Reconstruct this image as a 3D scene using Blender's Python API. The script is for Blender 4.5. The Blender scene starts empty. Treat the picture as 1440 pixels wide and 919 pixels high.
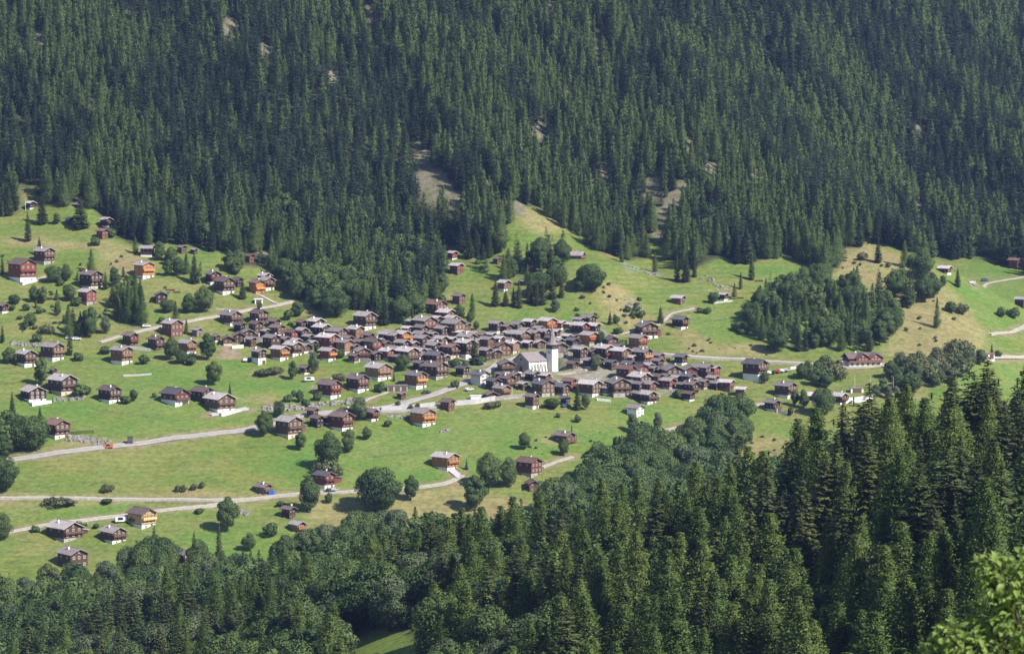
import bpy, math, random
import numpy as np
R = math.radians
random.seed(7); RNG = np.random.default_rng(7)
SC = bpy.context.scene
COL = SC.collection

# ---------------------------------------------------------------- camera, sky, sun, exposure
F = 720.0 / math.tan(R(10.0))          # focal length in photograph pixels (1440 wide)
PITCH = R(4.0)
cam_d = bpy.data.cameras.new('camera'); cam = bpy.data.objects.new('camera', cam_d); COL.objects.link(cam)
cam_d.sensor_width = 36.0; cam_d.lens = 18.0 / math.tan(R(10.0))
cam_d.clip_start = 1.0; cam_d.clip_end = 9000.0
cam.location = (0, 0, 0); cam.rotation_euler = (R(90) - PITCH, 0, 0)
cam_d.dof.use_dof = True; cam_d.dof.focus_distance = 1300.0; cam_d.dof.aperture_fstop = 3.6
SC.camera = cam

SUN_AZ, SUN_EL = R(48), R(41)          # azimuth measured from "towards the camera" to the right
sun_dir = (math.sin(SUN_AZ) * math.cos(SUN_EL), -math.cos(SUN_AZ) * math.cos(SUN_EL), math.sin(SUN_EL))
sun_d = bpy.data.lights.new('sun', 'SUN'); sun_d.energy = 5.0; sun_d.angle = R(0.53); sun_d.color = (1.0, 0.955, 0.88)
sun = bpy.data.objects.new('sun', sun_d); COL.objects.link(sun)
from mathutils import Vector
sun.rotation_euler = Vector(sun_dir).to_track_quat('Z', 'Y').to_euler()
sun.location = (300, 300, 500)
world = bpy.data.worlds.new('World'); SC.world = world; world.use_nodes = True
nt = world.node_tree; nt.nodes.clear()
sky = nt.nodes.new('ShaderNodeTexSky'); sky.sky_type = 'NISHITA'; sky.sun_disc = False
sky.sun_elevation = SUN_EL; sky.sun_rotation = math.atan2(sun_dir[0], sun_dir[1])
sky.altitude = 1400; sky.air_density = 1.0; sky.dust_density = 0.6; sky.ozone_density = 1.0
bg = nt.nodes.new('ShaderNodeBackground'); bg.inputs[1].default_value = 0.095
wo = nt.nodes.new('ShaderNodeOutputWorld')
nt.links.new(sky.outputs[0], bg.inputs[0]); nt.links.new(bg.outputs[0], wo.inputs[0])
vs = SC.view_settings; vs.view_transform = 'Standard'; vs.look = 'None'; vs.exposure = 0.66; vs.gamma = 1.0
SC.cycles.max_bounces = 5; SC.cycles.diffuse_bounces = 2; SC.cycles.glossy_bounces = 1
SC.cycles.transmission_bounces = 3; SC.cycles.transparent_max_bounces = 4; SC.cycles.volume_bounces = 0

# ---------------------------------------------------------------- projection helpers (photograph pixels <-> places)
CP, SP = math.cos(PITCH), math.sin(PITCH)
def project(x, y, z):
    d = y * CP - z * SP; v = y * SP + z * CP
    return 720 + F * x / d, 459.5 - F * v / d, d
def ray(px, py):
    a = (np.asarray(px, float) - 720) / F; b = (459.5 - np.asarray(py, float)) / F
    return a, CP + b * SP, b * CP - SP           # direction with unit depth

# ---------------------------------------------------------------- noise
_perm = np.random.default_rng(3).random((256, 256))
def vnoise(x, y):
    x = np.asarray(x, float); y = np.asarray(y, float)
    xi = np.floor(x).astype(int); yi = np.floor(y).astype(int); fx = x - xi; fy = y - yi
    fx = fx * fx * (3 - 2 * fx); fy = fy * fy * (3 - 2 * fy)
    g = lambda i, j: _perm[i & 255, j & 255]
    return (g(xi, yi) * (1 - fx) + g(xi + 1, yi) * fx) * (1 - fy) + (g(xi, yi + 1) * (1 - fx) + g(xi + 1, yi + 1) * fx) * fy
def fbm(x, y, o=4):
    s = 0; a = 1.0; t = 0
    for k in range(o):
        s = s + a * vnoise(x * 2 ** k + 17.3 * k, y * 2 ** k + 9.1 * k); t += a; a *= 0.5
    return s / t                                   # 0..1, mean .5
def sstep(a, b, t):
    t = np.clip((t - a) / (b - a), 0, 1); return t * t * (3 - 2 * t)
def inpoly(poly, px, py):
    px = np.asarray(px, float); py = np.asarray(py, float); c = np.zeros(px.shape, bool); n = len(poly)
    for i in range(n):
        x1, y1 = poly[i]; x2, y2 = poly[(i + 1) % n]
        if y1 == y2: continue
        m = ((y1 > py) != (y2 > py)) & (px < (x2 - x1) * (py - y1) / (y2 - y1) + x1)
        c ^= m
    return c
# ---------------------------------------------------------------- the lie of the land
def _profile(tab):
    Y = []; Z = []
    for py, y in tab:
        b = (459.5 - py) / F; Y.append(y); Z.append(y * (b * CP - SP) / (CP + b * SP))
    Y = np.array(Y); Z = np.array(Z); o = np.argsort(Y); return Y[o], Z[o]
PL = _profile([(919, 1060), (780, 1190), (700, 1245), (620, 1305), (560, 1355), (520, 1400), (480, 1442), (440, 1485), (400, 1530),
               (350, 1590), (300, 1642), (200, 1720), (100, 1797), (0, 1875), (-150, 1990), (-500, 2300)])
PR = _profile([(700, 1330), (560, 1470), (450, 1620), (380, 1750), (300, 1850), (200, 1985), (100, 2115), (0, 2245), (-150, 2440), (-500, 2950)])
def prof(P, y):                                    # smoothed piecewise profile
    s = 0
    for o in (-24, -12, 0, 12, 24):
        yy = y + o
        v = np.interp(yy, P[0], P[1])
        v = np.where(yy < P[0][0], P[1][0] - 0.16 * (P[0][0] - yy), v)
        v = np.where(yy > P[0][-1], P[1][-1] + 0.45 * (yy - P[0][-1]), v); s = s + v
    return s / 5
CREST = [(40, 2100), (70, 1870), (125, 1735), (192, 1622), (222, 1568), (218, 1500), (205, 1400), (200, 1250), (200, 1000)]
_cy = np.array([c[1] for c in CREST[::-1]], float); _cx = np.array([c[0] for c in CREST[::-1]], float)
def gauss(x, y, cx, cy, sx, sy): return np.exp(-((x - cx) / sx) ** 2 - ((y - cy) / sy) ** 2)
PADS = []
def zL(x, y):
    z = zL0(x, y)
    for cx, cy, r, z0 in PADS:
        w = 1 - sstep(r * .75, r * 1.35, np.hypot(x - cx, y - cy)); z = z * (1 - w) + z0 * w
    return z
def zL0(x, y):
    z = prof(PL, y)
    z = z + 11 * gauss(x, y, 38, 1528, 34, 38) + 7 * gauss(x, y, 5, 1600, 30, 40)
    z = z - 9 * gauss(x, y, 92, 1265, 38, 60) - 5 * gauss(x, y, 75, 1585, 14, 60)
    z = z + 4 * gauss(x, y, -190, 1560, 80, 70)
    up = sstep(1560, 1680, y)
    u = x * 0.95 + (y - 1600) * 0.42
    z = z + up * (9 * np.sin(u / 17.0 + 1.7 * np.sin(y / 60.0)) * 0.5 + 16 * (fbm(u / 46, y / 150 + 4) - 0.5))
    z = z + (1 - up) * (2.6 * (fbm(x / 40, y / 30) - 0.5) + 1.1 * (fbm(x / 13 + 5, y / 6.5, 3) - 0.5) * sstep(.45, .6, fbm(x / 60 + 2, y / 45 + 8)))
    d = x - np.interp(y, _cy, _cx)
    d = np.where(d > 0, d * d / (d + 14), 0)
    return z - (0.42 + 0.33 * sstep(1480, 1650, y)) * d
def zR(x, y):
    u = x * 0.9 + (y - 1800) * 0.30
    up = sstep(1780, 1900, y)
    return prof(PR, y) + up * (8 * np.sin(u / 26.0 + 1.4 * np.sin(y / 75.0)) + 26 * (fbm(u / 70, y / 260 + 9) - 0.5)) + (1 - up) * 3.0 * (fbm(x / 50, y / 40 + 3) - 0.5)
_nx = np.array([-600, -190, -86, -4, 45, 63, 80, 115, 600]); _nY = np.array([1120, 1080, 950, 800, 705, 680, 665, 650, 640]); _nz = np.array([-200, -195, -165, -131, -112, -101, -88, -80, -66])
def zN(x, y):
    Yr = np.interp(x, _nx, _nY); zr = np.interp(x, _nx, _nz)
    t = y - Yr
    return zr - np.where(t < 0, 0.03 * -t, 0.30 * t * t / (t + 40 + 1e-6)) + 3 * (fbm(x / 35, y / 35 + 7) - 0.5)
def zH(x, y): return -3.0 - 0.29 * y + 0.02 * np.abs(x)
def zfar(x, y): return np.maximum(zL(x, y), zR(x, y))
def zT(x, y): return np.maximum(np.maximum(zfar(x, y), zN(x, y)), zH(x, y))
def hit(px, py, fn=zfar, y0=1040, y1=2700, step=2.0):
    """where the sight line through a photograph pixel meets the land"""
    dx, dy, dz = ray(px, py)
    dx, dy, dz = np.atleast_1d(dx), np.atleast_1d(dy), np.atleast_1d(dz)
    if dy.size == 1 or dy.size < dx.size: dy = np.broadcast_to(dy, dx.shape)
    out = np.zeros((dx.size, 3))
    ys = np.arange(y0, y1, step)
    for i in range(dx.size):
        s = ys / dy[i]
        h = fn(dx[i] * s, ys) - dz[i] * s
        k = np.argmax(h > 0)
        if h[k] <= 0: k = len(ys) - 1
        if k == 0: t = s[0]
        else: t = s[k - 1] + (s[k] - s[k - 1]) * (-h[k - 1]) / (h[k] - h[k - 1])
        out[i] = (dx[i] * t, dy[i] * t, dz[i] * t)
    return out
def hit1(px, py, **k): return hit([px], [py], **k)[0]

_g = hit1(748, 524); CHURCH_AT = (_g[0], _g[1] + 8.4, _g[2] + .1); PADS.append((_g[0] + 2.5, _g[1] + 8.0, 13.0, _g[2]))
# ---------------------------------------------------------------- patches of the photograph's ground cover
FOREST = [(-500, 290), (0, 304), (22, 302), (24, 262), (45, 262), (60, 290), (100, 285), (128, 290), (142, 306), (162, 335), (185, 342), (215, 344), (240, 342), (262, 344),
          (285, 350), (305, 346), (322, 346), (336, 372), (395, 376), (402, 388), (440, 388), (480, 402), (505, 418), (522, 436), (556, 436), (575, 420), (605, 418), (628, 410),
          (630, 352), (655, 352), (690, 350), (706, 336), (712, 312), (700, 290), (690, 262), (722, 288), (765, 292), (800, 320), (835, 347), (860, 362), (885, 366), (907, 362), (915, 342),
          (921, 318), (929, 318), (932, 350), (945, 370), (985, 374), (1002, 364), (1040, 366), (1062, 370), (1082, 357), (1105, 360), (1122, 370), (1172, 384), (1182, 372), (1150, 338), (1160, 334),
          (1180, 348), (1206, 350), (1214, 330), (1240, 340), (1290, 360), (1340, 362), (1352, 356), (1400, 366), (1440, 377), (2100, 385), (2100, -700), (-500, -700)]
BARE = [(325, 38, 9), (372, 70, 7), (55, 58, 5), (30, 70, 7), (470, 108, 6), (520, 18, 8), (774, 14, 6), (698, 58, 5), (840, 62, 5), (842, 95, 5), (757, 186, 9), (797, 136, 5), (850, 241, 8), (806, 236, 6),
        (968, 208, 6), (976, 217, 5), (1003, 240, 9), (962, 262, 8), (947, 279, 9), (918, 264, 12), (1272, 262, 7), (1294, 276, 8), (1252, 154, 4), (1292, 173, 3), (690, 262, 6), (728, 292, 8), (130, 152, 7),
        (52, 78, 5), (600, 245, 12), (612, 262, 20), (592, 222, 9), (590, 208, 6), (640, 282, 9), (372, 352, 5), (933, 300, 8), (930, 325, 8), (1162, 340, 9), (760, 262, 6), (830, 258, 4), (1060, 250, 5), (180, 10, 5)]
SCREE = [(585, 200), (602, 214), (612, 240), (636, 266), (630, 274), (604, 270), (586, 256), (592, 238)]
LUSH = [[(-60, 560), (60, 568), (120, 556), (116, 524), (190, 508), (300, 512), (350, 512), (440, 528), (452, 545), (420, 560), (330, 575), (345, 590), (200, 610), (60, 600), (-60, 585)],
        [(560, 605), (640, 585), (720, 575), (800, 588), (880, 572), (890, 612), (830, 618), (770, 640), (720, 660), (640, 680), (560, 688), (480, 690), (420, 690), (470, 645), (540, 630)],
        [(250, 738), (330, 728), (400, 742), (380, 800), (250, 800)], [(965, 445), (1020, 436), (1062, 428), (1066, 460), (1050, 478), (1005, 486), (970, 470)],
        [(1078, 362), (1120, 372), (1172, 388), (1150, 402), (1062, 400)], [(1335, 368), (1500, 378), (1500, 475), (1392, 478), (1350, 440), (1335, 410)],
        [(1340, 515), (1500, 503), (1500, 560), (1350, 550)], [(870, 565), (965, 575), (975, 590), (900, 612), (880, 600)], [(430, 620), (520, 605), (560, 612), (470, 650), (400, 690), (370, 660)],
        [(550, 440), (610, 450), (590, 462), (500, 440)], [(700, 430), (800, 445), (850, 450), (800, 455), (690, 450)], [(850, 525), (880, 528), (868, 540), (840, 545)], [(1040, 585), (1140, 598), (1130, 615), (1090, 612)],
        [(230, 440), (240, 448), (210, 452), (205, 430)], [(60, 715), (200, 705), (330, 708), (150, 724), (70, 735)]]
DRY = [[(1168, 352), (1215, 340), (1300, 372), (1340, 410), (1392, 470), (1380, 490), (1320, 505), (1240, 500), (1262, 440), (1215, 400), (1175, 388)], [(838, 395), (880, 402), (905, 432), (932, 462), (895, 466), (860, 452), (845, 430)],
       [(945, 462), (985, 470), (1005, 487), (1060, 480), (1100, 502), (960, 498)], [(128, 330), (160, 342), (200, 352), (192, 400), (150, 385)], [(18, 252), (46, 266), (50, 290), (26, 300)],
       [(400, 424), (440, 428), (455, 446), (412, 440)], [(555, 690), (640, 681), (740, 702), (760, 730), (640, 740), (540, 725)], [(420, 702), (520, 704), (545, 735), (440, 745)], [(345, 556), (400, 560), (393, 571), (335, 566)],
       [(668, 470), (700, 470), (718, 482), (690, 484)], [(1040, 612), (1090, 612), (1150, 640), (1130, 680), (1040, 660)], [(-60, 702), (140, 705), (140, 710), (-60, 712)], [(0, 330), (130, 342), (130, 352), (0, 345)],
       [(690, 262), (740, 292), (800, 322), (760, 330), (712, 300)], [(340, 700), (370, 702), (360, 712), (340, 712)], [(600, 412), (640, 414), (636, 424), (600, 420)], [(240, 688), (330, 688), (330, 698), (240, 698)],
       [(95, 618), (190, 630), (60, 640), (20, 642)], [(760, 615), (800, 612), (800, 622), (760, 624)], [(1230, 540), (1310, 530), (1300, 560), (1240, 570)], [(880, 340), (900, 340), (880, 365), (840, 360)]]
SOIL = [[(312, 484), (329, 484), (338, 500), (347, 508), (303, 503)], [(355, 523), (398, 524), (396, 529), (360, 528)], [(440, 540), (452, 545), (445, 556), (436, 550)]]
ROCK = [[(1000, 398), (1030, 402), (1030, 412), (990, 410)], [(985, 384), (1000, 386), (1002, 394), (984, 394)], [(872, 366), (900, 376), (935, 385), (930, 390), (880, 380)], [(960, 408), (985, 408), (985, 416), (960, 416)],
        [(876, 414), (905, 428), (898, 438), (870, 430)]] + [SCREE]

# ---------------------------------------------------------------- materials
def mat(name):
    m = bpy.data.materials.new(name); m.use_nodes = True; n = m.node_tree.nodes; n.clear()
    return m, n, m.node_tree.links
def simple(name, rgb, rough=0.8, var=0.25, scale=1.5, bump=0.0, stretch=(1, 1, 1), tint=0.0):
    """noise-varied surface; tint varies it from object to object"""
    m, n, l = mat(name)
    out = n.new('ShaderNodeOutputMaterial'); b = n.new('ShaderNodeBsdfPrincipled')
    b.inputs['Roughness'].default_value = rough; b.inputs['Specular IOR Level'].default_value = 0.25
    tc = n.new('ShaderNodeTexCoord'); mp = n.new('ShaderNodeMapping'); mp.inputs['Scale'].default_value = stretch
    no = n.new('ShaderNodeTexNoise'); no.inputs['Scale'].default_value = scale; no.inputs['Detail'].default_value = 4
    l.new(tc.outputs['Object'], mp.inputs[0]); l.new(mp.outputs[0], no.inputs['Vector'])
    r = n.new('ShaderNodeMapRange'); r.inputs[3].default_value = 1 - var; r.inputs[4].default_value = 1 + var
    l.new(no.outputs['Fac'], r.inputs[0]); r.inputs[1].default_value = 0.3; r.inputs[2].default_value = 0.7
    v = n.new('ShaderNodeVectorMath'); v.operation = 'SCALE'; v.inputs[0].default_value = rgb
    if tint:
        oi = n.new('ShaderNodeObjectInfo'); r2 = n.new('ShaderNodeMapRange'); r2.inputs[3].default_value = 1 - tint; r2.inputs[4].default_value = 1 + tint
        l.new(oi.outputs['Random'], r2.inputs[0]); mu = n.new('ShaderNodeMath'); mu.operation = 'MULTIPLY'
        l.new(r.outputs[0], mu.inputs[0]); l.new(r2.outputs[0], mu.inputs[1]); l.new(mu.outputs[0], v.inputs['Scale'])
    else: l.new(r.outputs[0], v.inputs['Scale'])
    l.new(v.outputs[0], b.inputs['Base Color']); l.new(b.outputs[0], out.inputs[0])
    if bump:
        bp = n.new('ShaderNodeBump'); bp.inputs['Distance'].default_value = bump; bp.inputs['Strength'].default_value = 0.6
        l.new(no.outputs['Fac'], bp.inputs['Height']); l.new(bp.outputs[0], b.inputs['Normal'])
    return m
def foliage(name, c1, c2, trans=0.25, rough=0.6):
    """leaf colour between c1 and c2 from tree to tree, with a little leaf-to-leaf change"""
    m, n, l = mat(name)
    out = n.new('ShaderNodeOutputMaterial'); oi = n.new('ShaderNodeObjectInfo'); geo = n.new('ShaderNodeNewGeometry')
    mx = n.new('ShaderNodeMix'); mx.data_type = 'RGBA'; mx.inputs[6].default_value = (*c1, 1); mx.inputs[7].default_value = (*c2, 1)
    l.new(oi.outputs['Random'], mx.inputs[0])
    r = n.new('ShaderNodeMapRange'); r.inputs[3].default_value = 0.72; r.inputs[4].default_value = 1.3
    l.new(geo.outputs['Random Per Island'], r.inputs[0])
    v = n.new('ShaderNodeVectorMath'); v.operation = 'SCALE'; l.new(mx.outputs[2], v.inputs[0]); l.new(r.outputs[0], v.inputs['Scale'])
    b = n.new('ShaderNodeBsdfPrincipled'); b.inputs['Roughness'].default_value = rough; b.inputs['Specular IOR Level'].default_value = 0.3
    t = n.new('ShaderNodeBsdfTranslucent'); ms = n.new('ShaderNodeMixShader'); ms.inputs[0].default_value = trans
    l.new(v.outputs[0], b.inputs['Base Color']); l.new(v.outputs[0], t.inputs[0])
    l.new(b.outputs[0], ms.inputs[1]); l.new(t.outputs[0], ms.inputs[2]); l.new(ms.outputs[0], out.inputs[0])
    return m
def ground_mat():
    m, n, l = mat('meadow_ground')
    out = n.new('ShaderNodeOutputMaterial'); b = n.new('ShaderNodeBsdfPrincipled'); b.inputs['Roughness'].default_value = 0.95; b.inputs['Specular IOR Level'].default_value = 0.1
    at = n.new('ShaderNodeAttribute'); at.attribute_name = 'cover'
    ge = n.new('ShaderNodeNewGeometry')
    n1 = n.new('ShaderNodeTexNoise'); n1.inputs['Scale'].default_value = 0.45; n1.inputs['Detail'].default_value = 5; n1.inputs['Roughness'].default_value = 0.65
    n2 = n.new('ShaderNodeTexNoise'); n2.inputs['Scale'].default_value = 0.05; n2.inputs['Detail'].default_value = 6; n2.inputs['Roughness'].default_value = 0.6
    l.new(ge.outputs['Position'], n1.inputs['Vector']); l.new(ge.outputs['Position'], n2.inputs['Vector'])
    r1 = n.new('ShaderNodeMapRange'); r1.inputs[1].default_value = .25; r1.inputs[2].default_value = .75; r1.inputs[3].default_value = 0.62; r1.inputs[4].default_value = 1.38
    l.new(n1.outputs['Fac'], r1.inputs[0])
    v = n.new('ShaderNodeVectorMath'); v.operation = 'SCALE'; l.new(at.outputs['Color'], v.inputs[0]); l.new(r1.outputs[0], v.inputs['Scale'])
    hs = n.new('ShaderNodeHueSaturation'); l.new(v.outputs[0], hs.inputs['Color'])
    r2 = n.new('ShaderNodeMapRange'); r2.inputs[1].default_value = .3; r2.inputs[2].default_value = .7; r2.inputs[3].default_value = 0.475; r2.inputs[4].default_value = 0.52
    l.new(n2.outputs['Fac'], r2.inputs[0]); l.new(r2.outputs[0], hs.inputs['Hue'])
    l.new(hs.outputs[0], b.inputs['Base Color'])
    bp = n.new('ShaderNodeBump'); bp.inputs['Distance'].default_value = 0.5; bp.inputs['Strength'].default_value = 0.5
    l.new(n1.outputs['Fac'], bp.inputs['Height']); l.new(bp.outputs[0], b.inputs['Normal'])
    l.new(b.outputs[0], out.inputs[0]); return m

ROADS = [
 ('road', [(-60, 652), (16, 646), (75, 638), (150, 628), (260, 614), (350, 604), (385, 594), (425, 583), (470, 579), (540, 574), (580, 564), (612, 554), (640, 543), (662, 535), (690, 520), (704, 509)], 5.0, 'r', .16),
 ('road', [(425, 584), (480, 581), (545, 578), (600, 574), (650, 566), (700, 561), (745, 556)], 4.2, 'r', .13),
 ('road', [(140, 481), (200, 464), (240, 457), (300, 446), (340, 437), (396, 428), (412, 424)], 3.6, 't', .16),
 ('path', [(303, 434), (322, 435), (338, 438)], 2.2, 't', .12),
 ('path', [(360, 413), (375, 419), (390, 427)], 1.8, 't', .12),
 ('road', [(-60, 699), (0, 700), (80, 700), (200, 702), (335, 704), (380, 698), (430, 694), (480, 692), (540, 688), (590, 685), (640, 678), (650, 668)], 3.3, 't', .16),
 ('road', [(-60, 762), (10, 748), (60, 738), (150, 727), (220, 718), (300, 711), (332, 705)], 3.3, 't', .13),
 ('road', [(905, 495), (960, 500), (1040, 505), (1100, 509), (1150, 513), (1200, 517), (1280, 510)], 4.5, 't', .16),
 ('road', [(1330, 506), (1400, 503), (1520, 501)], 4.2, 't', .16),
 ('path', [(976, 433), (955, 437), (937, 441), (939, 450), (930, 456), (900, 464), (860, 472)], 1.7, 't', .12),
 ('path', [(1392, 470), (1420, 468), (1440, 460), (1480, 450)], 2.2, 't', .12),
 ('path', [(1368, 401), (1385, 398), (1440, 389), (1500, 382)], 2.4, 't', .12),
 ('path', [(762, 657), (772, 652), (788, 647), (805, 642)], 2.6, 't', .12),
 ('path', [(925, 608), (945, 601), (966, 598)], 2.4, 't', .12),
 ('path', [(1046, 573), (1062, 569), (1078, 566)], 2.2, 't', .12),
 ('path', [(512, 564), (530, 557), (545, 551)], 2.0, 't', .12),
 ('path', [(50, 393), (66, 388)], 2.0, 't', .12),
 ('path', [(296, 583), (320, 579), (348, 574)], 4.0, 'c', .14),
 ('path', [(648, 672), (640, 664), (634, 660)], 4.0, 'c', .14),
 ('path', [(752, 526), (785, 525), (815, 523), (840, 515)], 4.0, 't', .14),
 ('path', [(660, 466), (690, 472), (712, 478), (745, 492)], 2.6, 't', .13),
 ('path', [(704, 509), (720, 505), (735, 500), (750, 496)], 3.0, 'r', .12),
]
# ---------------------------------------------------------------- terrain sheet
def axis(segs):
    out = []
    for a, b, s in segs: out += list(np.arange(a, b, s))
    return np.array(out + [segs[-1][1]])
XS = axis([(-1400, -700, 70), (-700, -330, 12), (-330, -262, 3.5), (-262, 262, 1.6), (262, 340, 3.5), (340, 700, 12), (700, 1400, 70)])
YS = axis([(-60, 240, 10), (240, 1040, 9), (1040, 1160, 3), (1160, 1640, 1.6), (1640, 1760, 3), (1760, 2300, 6), (2300, 3000, 20)])
GX, GY = np.meshgrid(XS, YS); GZ = zT(GX, GY)
GPX, GPY, GD = project(GX, GY, GZ)
def build_terrain():
    ny, nx = GX.shape
    co = np.stack([GX, GY, GZ], -1).reshape(-1, 3).astype(np.float32)
    ii = np.arange(ny * nx).reshape(ny, nx)
    q = np.stack([ii[:-1, :-1], ii[:-1, 1:], ii[1:, 1:], ii[1:, :-1]], -1).reshape(-1, 4)
    me = bpy.data.meshes.new('hillside'); me.vertices.add(len(co)); me.vertices.foreach_set('co', co.ravel())
    me.loops.add(q.size); me.loops.foreach_set('vertex_index', q.ravel().astype(np.int32))
    me.polygons.add(len(q)); me.polygons.foreach_set('loop_start', np.arange(0, q.size, 4, dtype=np.int32))
    me.polygons.foreach_set('use_smooth', np.ones(len(q), bool))
    me.update(calc_edges=True)
    # ground cover colours (bare albedo, no light in them)
    wx = 7 * (fbm(GX / 9, GY / 9) - .5) * 2; wy = 3.5 * (fbm(GX / 9 + 40, GY / 9 + 40) - .5) * 2
    px = GPX + wx; py = GPY + wy
    n1 = fbm(GX / 22, GY / 16)[..., None]; n2 = fbm(GX / 6, GY / 3.2 + 30)[..., None]; n3 = fbm(GX / 60 + 8, GY / 45)[..., None]
    mix = lambda a, b, t: a * (1 - t) + b * t
    C = lambda *c: np.array(c)
    pasture = mix(C(.120, .176, .036), C(.170, .188, .054), np.clip((n1 - .32) * 2.6, 0, 1))
    base = mix(pasture, C(.235, .20, .090), np.clip((n3 - .54) * 3.0, 0, 1) * .36)
    base = mix(base, C(.075, .10, .028), np.clip((n2 - .58) * 4, 0, 1) * .45)
    terr = np.sin(GPY * .9 + 5 * fbm(GX / 40, GY / 30) + GX * .02); base = base * (1 + .07 * terr[..., None])
    far = inpoly_soft = None
    lush = mix(C(.106, .184, .036), C(.144, .196, .050), np.clip((n1 - .3) * 2.2, 0, 1))
    dry = mix(C(.27, .225, .105), C(.17, .17, .06), np.clip((n2 - .42) * 3, 0, 1) * .8)
    farside = (GY > 1080)
    def paint(col, polys, dst, k=1.0, soft=2):
        m = np.zeros(GX.shape, bool)
        for p in polys:
            xs = [a for a, b in p]; ys = [b for a, b in p]
            box = (px > min(xs)) & (px < max(xs)) & (py > min(ys)) & (py < max(ys)) & farside
            if box.any(): mm = np.zeros(GX.shape, bool); mm[box] = inpoly(p, px[box], py[box]); m |= mm
        f = m.astype(float)
        for _ in range(soft):
            f[1:-1, 1:-1] = (f[1:-1, 1:-1] * 2 + f[:-2, 1:-1] + f[2:, 1:-1] + f[1:-1, :-2] + f[1:-1, 2:]) / 6
        f = f[..., None] * k
        return mix(dst, col, f)
    base = paint(lush, LUSH, base, .8, 12)
    base = paint(dry, DRY, base, .85, 6)
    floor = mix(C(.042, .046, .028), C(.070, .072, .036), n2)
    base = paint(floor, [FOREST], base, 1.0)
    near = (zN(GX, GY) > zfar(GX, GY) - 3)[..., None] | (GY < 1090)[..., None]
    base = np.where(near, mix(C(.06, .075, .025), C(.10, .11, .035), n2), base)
    clr = inpoly([(490, 870), (560, 872), (590, 905), (560, 960), (480, 960)], px, py) & (GY < 1000)
    base = np.where(clr[..., None], C(.15, .20, .045) * (0.85 + .3 * n2), base)
    stone = mix(C(.34, .325, .325), C(.22, .21, .205), n2)
    base = paint(C(.26, .20, .135) * (.8 + .4 * n2), SOIL, base, 1.0)
    base = paint(stone, [SCREE], base, .95)
    rk = paint(stone, ROCK[:-1], base, .9); base = mix(base, rk, np.clip((n2 - .5) * 6, 0, 1))
    VILL = [(340, 470), (420, 470), (500, 470), (590, 455), (680, 460), (840, 455), (880, 490), (920, 505), (1010, 530), (1000, 550), (900, 560), (830, 550), (760, 545), (690, 520), (600, 515), (520, 500), (440, 500), (380, 490)]
    gravel = mix(C(.27, .245, .215), C(.15, .165, .06), np.clip((fbm(GX / 7 + 3, GY / 7, 2)[..., None] - .36) * 5, 0, 1))
    base = paint(gravel, [VILL], base, .85)
    dmin = np.full(GX.shape, 99.0)
    for _, pix, wd, _m, _l in ROADS:
        P = hit([a for a, b in pix], [b for a, b in pix])[:, :2]
        for a, b in zip(P[:-1], P[1:]):
            x0, x1, y0, y1 = min(a[0], b[0]) - 9, max(a[0], b[0]) + 9, min(a[1], b[1]) - 9, max(a[1], b[1]) + 9
            i0, i1, j0, j1 = np.searchsorted(YS, y0), np.searchsorted(YS, y1), np.searchsorted(XS, x0), np.searchsorted(XS, x1)
            qx, qy = GX[i0:i1, j0:j1], GY[i0:i1, j0:j1]; ab = b - a; t = np.clip(((qx - a[0]) * ab[0] + (qy - a[1]) * ab[1]) / (ab @ ab + 1e-9), 0, 1)
            dmin[i0:i1, j0:j1] = np.minimum(dmin[i0:i1, j0:j1], np.hypot(qx - a[0] - t * ab[0], qy - a[1] - t * ab[1]) - wd * .5)
    vg = np.clip(1.1 - (dmin + 3.0 * (fbm(GX / 5, GY / 4 + 60, 3) - .5)) / 3.2, 0, .8)[..., None]
    base = mix(base, mix(C(.235, .19, .115), C(.15, .155, .06), np.clip((n2 - .45) * 4, 0, 1)), vg)
    for cx, cy, r in BARE:
        d = ((px - cx) / (r + 3)) ** 2 + ((py - cy) / (r + 5)) ** 2
        w = (np.clip(1.6 - d, 0, 1) * farside)[..., None]
        base = mix(base, mix(C(.20, .175, .13), C(.14, .14, .07), np.clip((n2 - .4) * 4, 0, 1)), w)
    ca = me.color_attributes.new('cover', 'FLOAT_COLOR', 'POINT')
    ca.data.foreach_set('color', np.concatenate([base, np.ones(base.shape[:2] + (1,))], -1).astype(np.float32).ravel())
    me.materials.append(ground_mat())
    o = bpy.data.objects.new('hillside', me); COL.objects.link(o)
    o['kind'] = 'structure'; return o
build_terrain()

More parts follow.
